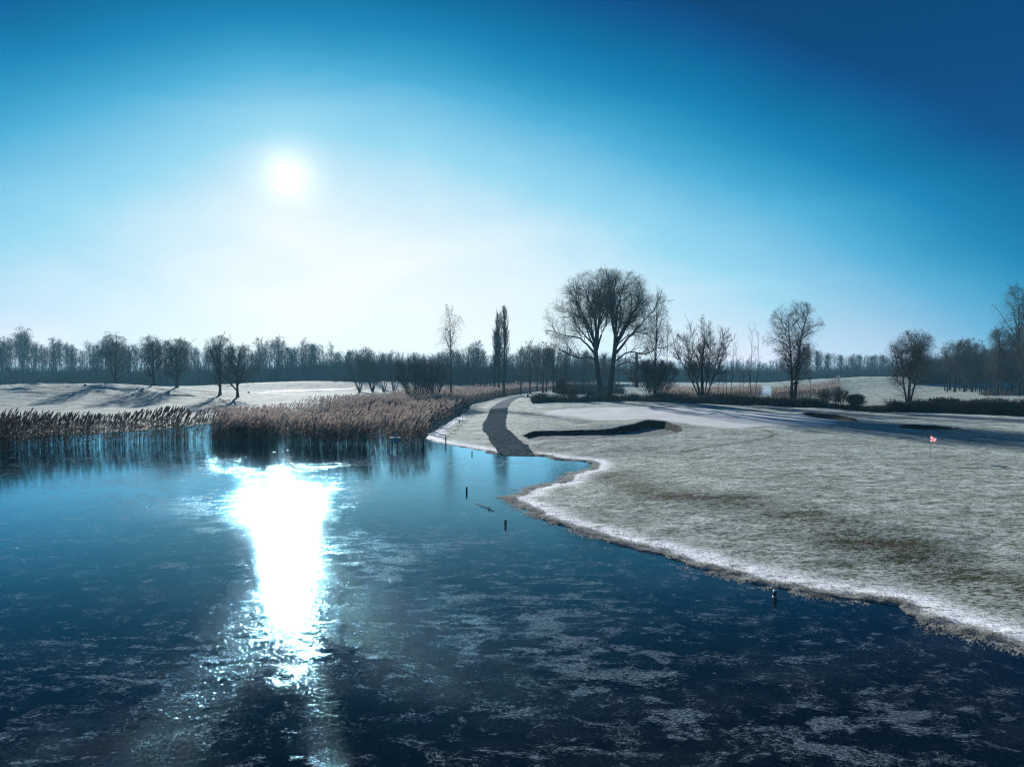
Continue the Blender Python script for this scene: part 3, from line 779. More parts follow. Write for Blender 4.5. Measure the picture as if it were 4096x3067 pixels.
birch(2620, 101, 1195, 150, 'dense bare birch crowding the right side of the great willow', 52, 0.22, nl=20, lo=0.28, hang=(0.8, 2.0))
birch(2662, 140, 1298, 60, 'very thin straight birch just right of the dense birch', 53, 0.09, nl=10, lo=0.45)
birch(3240, 136, 1372, 50, 'faint thin birch standing behind the forked tree', 54, 0.07, nl=10, lo=0.3)
# lombardy poplars
def poplar(px, d, top, wpx, label, seed, tr=0.3):
    loc = place(px, d); H = hgt_at(loc, top); w_ = px2m(wpx, d)
    return build_tree('poplar_tree', loc, label, 'tree', 'lombardy poplars', seed, [stem(ln=H * .98, ra=tr, rb=0.03, wb=0.015, tp=0.12)],
        nlimb=46, lo=0.12, hi=0.95, lang=(10, 24), Llimb=(H * .14, H * .34), limb_r=0.10, ltrop=0.10, lwob=0.03,
        env=(np.array([0, 0, H * .54]), np.array([w_ / 2, w_ / 2, H * .5])),
        spec=spec(8, 5, 0, (1.0, 2.6), (0.6, 1.4), (0, 0), 0.12, (8, 24), th_=1.5), split_limbs=False)
poplar(2016, 168, 1237, 62, 'tallest columnar poplar, thickest trunk, right one of the three', 61, 0.42)
poplar(1996, 172, 1255, 54, 'columnar poplar in the middle of the three', 62, 0.30)
poplar(1978, 176, 1320, 50, 'shorter columnar poplar, left one of the three', 63, 0.26)
# right of the willow
multistem('willow_tree', 2812, 103, 1285, 235, 9, 'fan-shaped many-stemmed willow on a short trunk, right of the birches', 71, 0.55, 'tree', 0.17, None, (11, 9, 7), 0.30, wob=0.05, lo=.24)
def sapling(px, d, top, label, seed, lean=0.0, r_=0.07, n=9):
    d = DD(d)
    loc = place(px, d); H = hgt_at(loc, top)
    return build_tree('young_ash_tree', loc, label, 'tree', 'slim young trees in the hedge', seed, [stem(d=(lean, 0, 1), ln=H, ra=r_, rb=0.012, wb=0.03, tp=0.02)],
        nlimb=n, lo=0.35, hi=0.97, lang=(25, 45), Llimb=(H * .08, H * .22), limb_r=0.022, ltrop=0.08, lwob=0.06,
        env=None, spec=[dict(n=4, ang=(25, 45), L=(0.4, 1.0), r=0.013, P=3, wob=0.1, trop=0.08, tip=0.006)], split_limbs=False)
for a in [(2922, 100, 1328, 'taller of two slim saplings forking low, left group behind the hedge', 81, 0.02), (2912, 100, 1380, 'leaning sapling crossing the taller one low down', 82, -0.10, .06),
          (2896, 101, 1405, 'short crooked sapling left of the forking pair', 83, -0.03, .05), (2838, 101, 1440, 'low thin sapling under the fan-shaped willow', 84, 0.02, .045),
          (2958, 102, 1390, 'pale sapling between the two sapling groups', 85, 0.0, .045), (3004, 100, 1312, 'tallest slim sapling of the right group', 86, 0.01, .075),
          (3016, 100, 1322, 'slim sapling leaning right beside the tallest one', 87, 0.06, .065), (2988, 100, 1420, 'leaning short sapling at the left foot of the right group', 88, 0.10, .05),
          (2975, 104, 1430, 'thin upright sapling behind the right group', 89, 0.0, .04), (2869, 101, 1450, 'stunted sapling just right of the fan-shaped willow', 90, 0.0, .04)]: sapling(*a)
# forked tree and far right tree
def forked(px, d, top, wpx, label, seed, forks, tr, lo, cx=0.0, basal=0, wgt=1.0, limbang=(25, 55), cent=0.62, nl=13):
    d = DD(d)
    loc = place(px, d); H = hgt_at(loc, top); w_ = px2m(wpx, d)
    e = (np.array([px2m(cx, d), 0, H * cent]), np.array([w_ / 2 * 1.1, w_ / 2 * 1.1, H * (1.04 - cent) * 1.05]))
    r_ = build_tree('oak_tree', loc, label, 'tree', None, seed, [stem(d=f[0], ln=H * f[1], ra=f[2], rb=0.04, wb=0.045, tp=0.05, dx=f[3]) for f in forks],
        nlimb=nl, lo=lo, hi=0.97, lang=limbang, Llimb=(w_ * .22, w_ * .6), limb_r=0.13, ltrop=0.03, lwob=0.13, env=e,
        spec=spec(int(8 * wgt), int(6 * wgt), int(4 * wgt), (1.0, 2.6), (0.6, 1.5), (0.4, 0.9), 0.02, (25, 65)))
    if basal:
        rg = np.random.default_rng(seed + 5); b = Bag()
        an = rg.uniform(0, 2 * math.pi, basal); S = np.stack([0.25 * np.cos(an), 0.25 * np.sin(an), rg.uniform(0.1, H * .22, basal)], 1)
        D = np.stack([np.cos(an), np.sin(an), rg.uniform(0.3, 1.0, basal)], 1)
        q_ = grow(S, D, rg.uniform(1.5, 3.6, basal), 6, 0.12, 0.02, rg); b.add(tubes(q_, np.full(basal, .022), np.full(basal, .007), 3))
        crown_levels(b, q_, np.full(basal, .02), np.full(basal, .007), [dict(n=6, ang=(25, 60), L=(0.4, 1.3), r=0.013, P=3, wob=0.15, trop=0.02, tip=0.006)], rg, None)
        link('basal_shoots', b.mesh('basal_shoots', M_twig), r_)['kind'] = 'stuff'
    return r_
forked(3173, 96, 1222, 225, 'bare tree whose trunk forks halfway, standing alone above the hedge', 101,
       [((-0.10, 0, 1), .86, .30, -.12), ((0.06, 0.03, 1), .97, .32, .12)], .3, .22, cx=5, basal=24, cent=.58, nl=19)
forked(3634, 97, 1330, 200, 'wide low-crowned bare tree with shoots round its trunk, right side', 102,
       [((0.12, 0, 1), .95, .30, 0), ((0.30, .1, 1), .85, .18, .2), ((-0.32, -.1, 1), .78, .18, -.1)], .3, .28, cx=20, basal=34, cent=.60, nl=15)
# small trees and shrubs on the bank by the bend
multistem('hawthorn_bush', 2250, 99, 1512, 66, 8, 'small upright bare shrub left of the great willow', 111, 0.35, 'bush', 0.05, 'little shrubs by the bend of the path', (5, 5, 3), 0.15, split=False)
multistem('hawthorn_bush', 2288, 100, 1556, 52, 9, 'lower twiggy shrub next to the upright shrub near the willow', 112, 0.45, 'bush', 0.035, 'little shrubs by the bend of the path', (5, 5, 3), 0.2, split=False, twig_m=M_twigb)
multistem('hawthorn_bush', 2370, 101, 1575, 60, 9, 'scrubby little bush at the foot of the great willow', 113, 0.6, 'bush', 0.03, 'little shrubs by the bend of the path', (5, 5, 3), 0.2, split=False)
multistem('ivy_bush', 2617, 101, 1440, 200, 26, 'thick dark shrub round the foot of the dense birch', 114, 0.85, 'bush', 0.05, None, (6, 7, 5), 0.8, split=False)
multistem('hawthorn_bush', 3358, 92, 1556, 70, 9, 'small spiky shrub above the hedge right of the forked tree', 115, 0.5, 'bush', 0.03, 'spiky shrubs on the hedge', (5, 5, 3), 0.2, split=False)
multistem('hawthorn_bush', 3300, 93, 1562, 60, 8, 'thin spiky shrub nearer the forked tree', 116, 0.4, 'bush', 0.025, 'spiky shrubs on the hedge', (5, 4, 3), 0.2, split=False)
multistem('hawthorn_bush', 3425, 91, 1580, 80, 12, 'low rounded shrub between spiky shrub and far right tree', 117, 0.8, 'bush', 0.03, 'spiky shrubs on the hedge', (6, 6, 4), 0.3, split=False)

# ------------------------------------------------------------------ reeds
def m_reed(n, c0, c1, tr):
    tc = n.n('ShaderNodeNewGeometry').outputs['Position']
    f = n.noise(tc, 1.5, 2, 0.5)
    c = n.mix(f, c0 + (1,), c1 + (1,))
    d = n.n('ShaderNodeBsdfDiffuse', i_Color=c); t = n.n('ShaderNodeBsdfTranslucent', i_Color=c)
    m = n.n('ShaderNodeMixShader', i_0=tr); n.put(m.inputs[1], d.outputs[0]); n.put(m.inputs[2], t.outputs[0])
    return m.outputs[0]
M_stem = mat('reed_stem', lambda n: m_reed(n, (0.06, 0.050, 0.045), (0.16, 0.135, 0.12), 0.35))
M_leaf = mat('reed_leaf', lambda n: m_reed(n, (0.07, 0.058, 0.053), (0.19, 0.165, 0.15), 0.4))
M_plume = mat('reed_plume', lambda n: m_reed(n, (0.33, 0.285, 0.265), (0.66, 0.60, 0.56), 0.55))
M_plumed = mat('dark_reed_plume', lambda n: m_reed(n, (0.09, 0.062, 0.055), (0.28, 0.22, 0.195), 0.35))

def reed_template(rg, wide=1.0, pl=1.0):
    """one reed of height 1: stem, three leaves, nodding plume. triangles only"""
    V = []; T = []; Mi = []
    bend = rg.uniform(0.02, 0.07)
    hs = [0.0, 0.45, 0.86]
    for h_ in hs:
        for k in range(3):
            a = k * 2.1; rr = 0.0026 * wide * (1.3 - 0.7 * h_)
            V.append((rr * math.cos(a) + bend * h_ * h_, rr * math.sin(a), h_))
    for s_ in range(2):
        for k in range(3):
            a, b = s_ * 3 + k, s_ * 3 + (k + 1) % 3
            T += [(a, b, b + 3), (a, b + 3, a + 3)]; Mi += [0, 0]
    for k in range(3):
        h0 = rg.uniform(0.12, 0.7); an = rg.uniform(0, 6.28); L = rg.uniform(0.07, 0.15); w_ = 0.0035 * wide
        x0 = bend * h0 * h0; c, s_ = math.cos(an), math.sin(an); i = len(V)
        V += [(x0 - s_ * w_, c * w_, h0), (x0 + s_ * w_, -c * w_, h0), (x0 + c * L * .45, s_ * L * .45, h0 + L * .55), (x0 + c * L * .9, s_ * L * .9, h0 + L * .35)]
        T += [(i, i + 1, i + 2), (i + 1, i + 3, i + 2)]; Mi += [1, 1]
    # plume: a ragged tapering tuft leaning over
    x0 = bend * 0.74; i = len(V); an = rg.uniform(-0.4, 0.4)
    sp = [(0.83, 0.006), (0.89, 0.024), (0.95, 0.022), (1.0, 0.012)]
    for j, (h_, rr) in enumerate(sp):
        lean = (h_ - 0.83) * 0.55
        for k in range(3):
            a = k * 2.1 + j * 0.5; r2 = pl * rr * wide ** 0.7 * rg.uniform(0.6, 1.3)
            V.append((x0 + lean + r2 * math.cos(a), r2 * math.sin(a), h_ - (0.03 if k == 0 and j > 0 else 0)))
    for s_ in range(3):
        for k in range(3):
            a, b = i + s_ * 3 + k, i + s_ * 3 + (k + 1) % 3
            T += [(a, b, b + 3), (a, b + 3, a + 3)]; Mi += [2, 2]
    i = len(V); V.append((x0 + 0.14, 0.01, 0.985)); T.append((i - 1, i - 2, i)); Mi.append(2)
    return np.array(V), np.array(T), np.array(Mi)
def scatter(temps, X, Y, Z, H, yaw, tilt, W=None, tiltdir=None):
    """many copies of little templates as one set of triangles"""
    VV, TT, MM = [], [], []; off = 0; n = len(X); pick = rng.integers(0, len(temps), n)
    W = H if W is None else W
    for k, (V, T, Mi) in enumerate(temps):
        s_ = pick == k; c = int(s_.sum())
        if not c: continue
        cy_s, sy = np.cos(yaw[s_])[:, None], np.sin(yaw[s_])[:, None]
        x = V[None, :, 0] * W[s_][:, None]; y = V[None, :, 1] * W[s_][:, None]; z = V[None, :, 2] * H[s_][:, None]
        xr = x * cy_s - y * sy; yr = x * sy + y * cy_s
        td = tiltdir[s_][:, None] if tiltdir is not None else yaw[s_][:, None]
        xr = xr + z * tilt[s_][:, None] * np.cos(td); yr = yr + z * tilt[s_][:, None] * np.sin(td)
        P = np.stack([xr + X[s_][:, None], yr + Y[s_][:, None], z + Z[s_][:, None]], -1).reshape(-1, 3)
        VV.append(P); TT.append((T[None] + (off + np.arange(c) * len(V))[:, None, None]).reshape(-1, 3)); MM.append(np.tile(Mi, c))
        off += len(P)
    return np.concatenate(VV), np.concatenate(TT), np.concatenate(MM)
def inpoly(P, n, clump=None, seed=0):
    out = []
    lo, hi = P.min(0), P.max(0); got = 0
    while got < n:
        q_ = rng.uniform(lo, hi, (n * 2, 2)); k = sdf(q_[:, 0], q_[:, 1], P) < 0.3 * fbm(q_[:, 0], q_[:, 1], 2.0, 2, seed + 3)
        if clump: k &= fbm(q_[:, 0] * 1.0, q_[:, 1], clump[0], 3, seed) > clump[1] + rng.normal(0, 0.12, len(q_))
        out.append(q_[k]); got += int(k.sum())
    return np.concatenate(out)[:n]
def reed_bed(label, P, n, h, wide=1.0, plume=None, clump=None, seed=0, wind=0.06, pl=0.68):
    temps = [reed_template(rng, wide, pl) for _ in range(7)]
    nb = []
    for V, T, Mi in temps[:2]:
        k = Mi < 2; nb.append((V, T[k], Mi[k]))          # broken reeds without a plume
    temps = temps + nb
    q_ = inpoly(P, n, clump, seed); z, _ = height(q_[:, 0], q_[:, 1], fine=False); z = np.maximum(z, 0.0) - 0.03
    H = rng.uniform(h[0], h[1], n) * (0.86 + 0.28 * vnoise(q_[:, 0] / 2.5, q_[:, 1] / 2.5, 77 + seed))
    H = np.where(rng.uniform(0, 1, n) < 0.22, H * rng.uniform(0.35, 0.7, n), H)
    V, T, Mi = scatter(temps, q_[:, 0], q_[:, 1], z, H, rng.normal(0.0, 0.5, n), np.abs(rng.normal(0, wind, n)), tiltdir=rng.normal(0.2, 0.9, n))
    o = link('reed_bed', new_mesh('reed_bed', V, T=T, mats=[M_stem, M_leaf, plume or M_plume], midx=Mi))
    return tag(o, label, 'reeds', 'reed beds round the pond', 'stuff')
RB1 = poly([(-420, 1868), (0, 1826), (120, 1808), (250, 1793), (420, 1777), (650, 1771), (900, 1770), (900, 1756), (600, 1756), (300, 1760), (0, 1772), (-420, 1800)])
reed_bed('thin dark reeds with drooping plumes along the left shore of the pond', RB1, 3000, (1.9, 2.9), 1.0, M_plumed, (0.9, -0.2), 1, 0.05, 0.55)
reed_bed('thick dark foot of the reeds in the left corner of the pond', poly([(-420, 1872), (0, 1828), (160, 1806), (330, 1787), (260, 1770), (0, 1776), (-420, 1810)]), 1300, (0.6, 1.2), 1.2, M_plumed, None, 2)
RB2 = poly([(840, 1774), (1000, 1776), (1300, 1788), (1550, 1797), (1670, 1799), (1700, 1786), (1706, 1764), (1640, 1748), (1520, 1752), (1250, 1748), (1000, 1746), (860, 1757)])
reed_bed('dense brown reeds at the edge of the open ice in the middle', RB2, 2600, (1.5, 2.6), 1.1, None, (1.5, -0.05), 3)
RB3 = poly([(820, 1716), (900, 1738), (1250, 1742), (1600, 1738), (1690, 1728), (1720, 1700), (1680, 1672), (1560, 1668), (1400, 1668), (1250, 1674), (1080, 1680), (950, 1690)])
reed_bed('broad stand of pale plumed reeds behind the dense middle reeds', RB3, 3600, (1.4, 2.4), 1.3, None, (2.0, -0.02), 4)
RB3b = poly([(1200, 1645), (1300, 1655), (1480, 1655), (1620, 1650), (1660, 1632), (1600, 1612), (1480, 1620), (1330, 1630)])
reed_bed('pale reeds round the foot of the willow bushes', RB3b, 2400, (1.5, 2.4), 1.7, None, None, 5)
RB4 = poly([(1655, 1718), (1712, 1737), (1765, 1706), (1830, 1669), (1872, 1642), (1887, 1619), (1945, 1606), (2012, 1588), (2085, 1577), (2205, 1568), (2385, 1561),
            (2385, 1554), (2200, 1557), (2060, 1562), (1900, 1575), (1700, 1590), (1560, 1600), (1580, 1640), (1640, 1680)])
reed_bed('long band of reddish reeds curving along the ditch beside the path', RB4, 9000, (1.8, 2.5), 2.0, None, None, 6)
RB5 = poly([(2600, 1610), (2800, 1606), (3030, 1597), (3050, 1575), (3040, 1560), (2900, 1568), (2640, 1575)], 0.8)
reed_bed('reddish reeds behind the hedge, left of the frozen stream', RB5, 3000, (1.7, 2.3), 2.2, None, None, 7)
RB6 = poly([(3085, 1592), (3240, 1588), (3360, 1560), (3360, 1545), (3200, 1556), (3085, 1570)], 1.2)
reed_bed('reddish reeds on the right bank of the frozen stream', RB6, 1800, (1.8, 2.4), 2.6, None, None, 8)

# frosted grass ------------------------------------------------------
def m_tuft(n):
    tc = n.n('ShaderNodeNewGeometry').outputs['Position']
    f = n.noise(tc, 2.3, 3, 0.6)
    c = n.mix(n.sst(f, 0.35, 0.65), (0.10, 0.12, 0.07, 1), (0.55, 0.60, 0.57, 1))
    d = n.n('ShaderNodeBsdfDiffuse', i_Color=c); t = n.n('ShaderNodeBsdfTranslucent', i_Color=c)
    m = n.n('ShaderNodeMixShader', i_0=0.35); n.put(m.inputs[1], d.outputs[0]); n.put(m.inputs[2], t.outputs[0])
    return m.outputs[0]
M_tuft = mat('frosted_blades', m_tuft)
M_sedge = mat('frosted_sedge', lambda n: m_reed(n, (0.20, 0.20, 0.17), (0.82, 0.82, 0.78), 0.3))
def tuft_template(rg, nb=4, spread=0.6):
    V, T = [], []
    for k in range(nb):
        an = rg.uniform(0, 6.28); r0 = rg.uniform(0, 0.35); L = rg.uniform(0.6, 1.1); w_ = 0.10
        c, s_ = math.cos(an), math.sin(an); i = len(V); x, y = r0 * math.cos(an + 1), r0 * math.sin(an + 1)
        V += [(x - s_ * w_, y + c * w_, -0.1), (x + s_ * w_, y - c * w_, -0.1), (x + c * spread * L, y + s_ * spread * L, L)]
        T += [(i, i + 1, i + 2)]
    return np.array(V), np.array(T), np.zeros(len(T), int)
tt = [tuft_template(rng) for _ in range(8)]
def land_points(n, fn, box):
    out = []; got = 0
    while got < n:
        x = rng.uniform(box[0], box[1], n * 2); y = rng.uniform(box[2], box[3], n * 2)
        z, sp = height(x, y, True); k = fn(x, y, sp) > rng.uniform(0, 1, len(x))
        out.append(np.stack([x[k], y[k], z[k]], 1)); got += int(k.sum())
    return np.concatenate(out)[:n]
def fshore(x, y, sp):
    vis = (np.abs(x) < 0.80 * y + 2) & (y > 11)
    return np.where((sp > -0.6) & (sp < 0.6) & vis, 1.0, 0.0) * np.where(sp > 0.1, np.exp(-((sp - 0.12) / 0.28) ** 2), np.exp((sp - 0.1) / 0.16) * (fbm(x, y, 0.8, 3, 33) > -0.1))
q_ = np.concatenate([land_points(30000, fshore, (-2, 34, 11, 60))]); n = len(q_)
V, T, Mi = scatter([tuft_template(rng, 5, 0.9) for _ in range(8)], q_[:, 0], q_[:, 1], np.maximum(q_[:, 2], 0.0), rng.uniform(0.02, 0.07, n), rng.uniform(0, 6.28, n), rng.uniform(0, 0.5, n), W=rng.uniform(0.03, 0.09, n))
tag(link('shore_sedge', new_mesh('shore_sedge', V, T=T, mats=[M_sedge])), 'frozen sedge stubble along the edge of the ice on the right bank', 'grass', kind='stuff')
def flawn(x, y, sp):
    vis = (np.abs(x) < 0.80 * y + 2) & (y > 11)
    g_ = sm(0.0, 2.0, sdf(x, y, GREEN)); pd = sm(1.5, 2.0, pdist(x, y, pathC))
    return (sp > 0.35) * vis * g_ * pd * np.clip(30.0 / y, 0, 1) ** 1.5
q_ = land_points(150000, flawn, (-6, 48, 12, 75)); n = len(q_)
V, T, Mi = scatter(tt, q_[:, 0], q_[:, 1], q_[:, 2], rng.uniform(0.012, 0.040, n), rng.uniform(0, 6.28, n), rng.uniform(0, 0.4, n), W=rng.uniform(0.02, 0.06, n))
tag(link('frosted_grass', new_mesh('frosted_grass', V, T=T, mats=[M_tuft])), 'short frosted grass on the near lawn', 'grass', kind='stuff')

# bramble hedge along the crest -----------------------------------------
M_bram = mat('bramble_leaf', lambda n: m_reed(n, (0.008, 0.012, 0.007), (0.045, 0.056, 0.032), 0.15))
def twigtuft(rg, nb=7):
    """a tuft of arching stems with small leaves, height 1"""
    V, T, Mi = [], [], []
    for k in range(nb):
        an = rg.uniform(0, 6.28); sp_ = rg.uniform(0.2, 0.9); h_ = rg.uniform(0.5, 1.0); c, s_ = math.cos(an), math.sin(an); i = len(V); w_ = 0.012
        pts = [(0, 0, 0), (c * sp_ * .4, s_ * sp_ * .4, h_ * .65), (c * sp_, s_ * sp_, h_ * rg.uniform(.7, 1.0))]
        for p in pts: V += [(p[0] - s_ * w_, p[1] + c * w_, p[2]), (p[0] + s_ * w_, p[1] - c * w_, p[2])]
        T += [(i, i + 1, i + 3), (i, i + 3, i + 2), (i + 2, i + 3, i + 5), (i + 2, i + 5, i + 4)]; Mi += [0] * 4
        for j in range(5):
            u = rg.uniform(0.25, 1.0); x, y, z = c * sp_ * u + rg.normal(0, .05), s_ * sp_ * u + rg.normal(0, .05), h_ * min(1, u * 1.1) * .9; i = len(V); w2 = rg.uniform(0.02, 0.05)
            a2 = rg.uniform(0, 6.28); V += [(x, y, z), (x + w2 * math.cos(a2), y + w2 * math.sin(a2), z + rg.uniform(-w2, w2)), (x - w2 * math.sin(a2), y + w2 * math.cos(a2), z + rg.uniform(0, w2 * 2))]
            T.append((i, i + 1, i + 2)); Mi.append(1)
    return np.array(V), np.array(T), np.array(Mi)
tb = [twigtuft(rng) for _ in range(6)]
HEDGE = [(2130, 2230, 1.1, 600, 'low bramble patch by the bend of the path'), (2230, 2340, 0.75, 420, 'sparse brambles under the little shrubs'),
         (2340, 2620, 0.95, 1100, 'dark brambles at the foot of the great willow'), (2620, 2850, 1.15, 1300, 'bramble hedge under the fan-shaped willow'),
         (2850, 3100, 1.2, 1500, 'bramble hedge at the feet of the slim saplings'), (3100, 3300, 1.05, 1000, 'bramble hedge at the foot of the forked tree'),
         (3300, 3560, 0.8, 1000, 'low broken bramble hedge between the forked tree and the far right tree'), (3560, 3800, 1.25, 1500, 'leafy bramble hedge under the far right tree'),
         (3800, 4250, 1.45, 2400, 'thick dark bramble hedge running out of the picture on the right')]
for (a, b, h_, n, lb) in HEDGE:
    n = int(n * 1.5); h_ *= 1.3
    px_ = rng.uniform(a, b, n); dd = np.interp((px_ - PW / 2) / FPX * 112, cx_, cy_) + rng.uniform(3.0, 8.0, n)
    if a < 2230: dd = rng.uniform(113, 119, n)
    X = (px_ - PW / 2) / FPX * dd; z, _ = height(X, dd, fine=False)
    n1 = 0.45 + 0.75 * vnoise(X / 1.7, dd / 1.7, 91)
    H = h_ * n1 * rng.uniform(0.6, 1.25, n)
    V, T, Mi = scatter(tb, X, dd, z - 0.05, H, rng.uniform(0, 6.28, n), rng.uniform(0, 0.2, n), W=np.maximum(H, 0.8) * 0.9)
    o = link('bramble_hedge', new_mesh('bramble_hedge', V, T=T, mats=[M_twig, M_bram], midx=Mi))
    tag(o, lb, 'hedge', 'bramble hedge on the crest')
q_ = None

# ------------------------------------------------------------------ the woods
def wood_proto(kind, seed):
    rg = np.random.default_rng(seed)
    if kind == 'tall':     # slender forest tree, crown in the upper half
        H = 20.0; lo = rg.uniform(.25, .4); w_ = rg.uniform(6, 9)
        return build_tree('wood_tree', (0, 0, 0), 'x', 'tree', 'g', seed, [stem(d=(rg.uniform(-.06, .06), 0, 1), ln=H, ra=.22, rb=.03, wb=.03, tp=.03)], nlimb=16, lo=lo, hi=.97,
            lang=(25, 55), Llimb=(1.5, 4.5), limb_r=.09, ltrop=.05, lwob=.1, env=(np.array([0, 0, H * (1 + lo) / 2]), np.array([w_ / 2, w_ / 2, H * (1 - lo) / 2 * 1.1])),
            spec=[dict(n=6, ang=(25, 60), L=(.8, 2.4), r=.06, P=4, wob=.15, trop=.05, tip=.02), dict(n=6, ang=(25, 60), L=(.5, 1.4), r=.040, P=3, wob=.15, trop=.04, tip=.012)], split_limbs=False)
    if kind == 'round':
        H = 17.0; w_ = rg.uniform(9, 12)
        return build_tree('wood_tree', (0, 0, 0), 'x', 'tree', 'g', seed, [stem(ln=H * .95, ra=.32, rb=.03, wb=.04, tp=.05)], nlimb=22, lo=.16, hi=.97,
            lang=(30, 62), Llimb=(w_ * .35, w_ * .7), limb_r=.12, ltrop=.05, lwob=.1, env=(np.array([0, 0, H * .56]), np.array([w_ / 2, w_ / 2, H * .47])),
            spec=[dict(n=7, ang=(25, 60), L=(1, 3), r=.07, P=4, wob=.15, trop=.05, tip=.02), dict(n=6, ang=(25, 60), L=(.6, 1.7), r=.042, P=3, wob=.15, trop=.04, tip=.012)], split_limbs=False)
    H = 18.0                # birch-like, broom top
    return build_tree('wood_tree', (0, 0, 0), 'x', 'tree', 'g', seed, [stem(d=(rg.uniform(-.08, .08), 0, 1), ln=H, ra=.16, rb=.02, wb=.03, tp=.03)], nlimb=14, lo=.45, hi=.97,
        lang=(18, 45), Llimb=(1.2, 3.2), limb_r=.06, ltrop=.06, lwob=.08, env=(np.array([0, 0, H * .76]), np.array([1.9, 1.9, H * .27])),
        spec=[dict(n=6, ang=(25, 55), L=(.6, 1.8), r=.04, P=4, wob=.12, trop=-.02, tip=.014), dict(n=4, ang=(25, 60), L=(.5, 1.2), r=.028, P=3, wob=.12, trop=-.1, tip=.012)], split_limbs=False)
protos = [('tall', 20, wood_proto('tall', s_)) for s_ in (201, 202, 203, 204)] + [('round', 17, wood_proto('round', s_)) for s_ in (211, 212, 213)] + [('thin', 18, wood_proto('thin', s_)) for s_ in (221, 222, 223)]
used = set()
KW = {'tall': 'slender bare tree', 'round': 'round-headed bare tree', 'thin': 'thin broom-topped bare tree'}
def wood(px_, d, top, kind, where, group, wsc=1.0):
    c = [i for i, p in enumerate(protos) if p[0] == kind]; i = int(rng.choice(c)); kd, H0, o = protos[i]
    x, y, z = place(px_, d); H = CAM_H - d * (top - HORIZON) / FPX - z; s_ = H / H0
    lab = (where[0] + KW[kind] + ', ' + where[1] + ', ' + where[2]) if isinstance(where, tuple) else KW[kind] + ' ' + where
    if i not in used:
        used.add(i); o.location = (x, y, z); o.scale = (s_ * wsc, s_ * wsc, s_); o.rotation_euler = (0, 0, rng.uniform(0, 6.28)); o['label'] = lab; o['group'] = group; return o
    return copy_tree(o, loc=(x, y, z), rz=rng.uniform(0, 6.28), sc=(s_ * wsc * rng.uniform(.85, 1.15), s_ * wsc * rng.uniform(.85, 1.15), s_), label=lab, group=group)
# skyline of the wood as the photograph shows it: px, top y
SKY1 = [(-300, 1365), (0, 1355), (60, 1345), (90, 1312), (120, 1345), (180, 1375), (228, 1352), (275, 1370), (320, 1395), (355, 1372), (420, 1350), (500, 1360), (560, 1375), (615, 1350), (640, 1365), (740, 1365), (800, 1395), (860, 1370), (900, 1352), (960, 1395),
        (1010, 1395), (1045, 1355), (1120, 1352), (1180, 1385), (1235, 1360), (1300, 1372), (1330, 1405), (1390, 1392), (1450, 1385), (1520, 1398), (1600, 1392), (1700, 1400), (1780, 1392), (1850, 1385),
        (1900, 1362), (1940, 1395), (2000, 1420), (2060, 1400), (2120, 1372), (2200, 1380), (2300, 1395), (2400, 1400)]
sx, sy_ = np.array(SKY1).T
MARKS = [(-400, 'beyond the left edge'), (0, 'at the left picture edge'), (130, 'beside the tallest far tree'), (260, 'left of the first maple'), (400, 'behind the first maple'), (520, 'between first and second maple'),
         (590, 'behind the second maple'), (660, 'behind the egg-shaped maple'), (770, 'right of the egg-shaped maple'), (850, 'behind the vase-shaped maple'), (920, 'behind the broad round maple'), (1030, 'right of the broad maple'),
         (1110, 'under the left half of the sun glade'), (1210, 'under the right half of the sun glade'), (1310, 'left of the coppiced trees'), (1400, 'behind the widest coppiced tree'), (1510, 'behind the slim coppiced trees'),
         (1600, 'behind the dome-shaped bush'), (1720, 'between bushes and weeping birch'), (1830, 'right of the weeping birch'), (1930, 'left of the poplars'), (2050, 'right of the poplars'), (2150, 'behind the oaks'), (2260, 'left of the great willow'), (2380, 'behind the great willow')]
RANK = ['front', 'middle-rank', 'rearmost']
def zone(px_, row=0, top=0.0):
    z_ = [m_ for p, m_ in MARKS if p <= px_][-1]
    return ('low ' if top > 1398 else 'tall ' if top < 1366 else '') , RANK[row], z_
for row, (d0, n_, dy) in enumerate([(295, 74, 0), (312, 66, 6), (330, 60, 2)]):
    for k in range(n_):
        px_ = -160 + (2420 + 160) * (k + rng.uniform(0.1, 0.9)) / n_
        d = d0 + rng.uniform(-6, 6)
        if 1420 < px_ < 1960: d -= 60 * (row == 0)
        if 1940 < px_ < 2010 and row < 2: continue
        top = np.interp(px_, sx, sy_) + abs(rng.normal(0, 12)) + dy
        if 300 < px_ < 380 and row == 0: continue
        kind = rng.choice(['tall', 'thin', 'round'], p=[.5, .28, .22])
        if kind == 'round': top += 22
        wood(px_, d, top, kind, zone(px_, row, top), 'bare trees of the far left wood', 0.9)
for px_, top in [(90, 1312), (228, 1350), (355, 1368), (275, 1375), (420, 1348), (1045, 1350), (1120, 1348), (1230, 1356), (1310, 1372), (15, 1350), (1905, 1360)]:
    wood(px_, 288, top, 'tall', 'rising high, ' + zone(px_)[2], 'bare trees of the far left wood', 1.25)
# round oaks behind the bend of the path, trunks standing on pale grass
for px_, d, top, lb in [(2082, 180, 1392, 'leftmost'), (2121, 176, 1368, 'tallest'), (2172, 176, 1372, 'fourth from left'), (2184, 182, 1385, 'half hidden'), (2212, 178, 1380, 'second from right'), (2262, 180, 1392, 'rightmost'), (2148, 195, 1390, 'rear'), (2330, 190, 1402, 'half hidden by the willow')]:
    wood(px_, d, top, 'round', '(' + lb + ' oak) behind the bend of the path', 'oaks behind the bend of the path', 0.95)
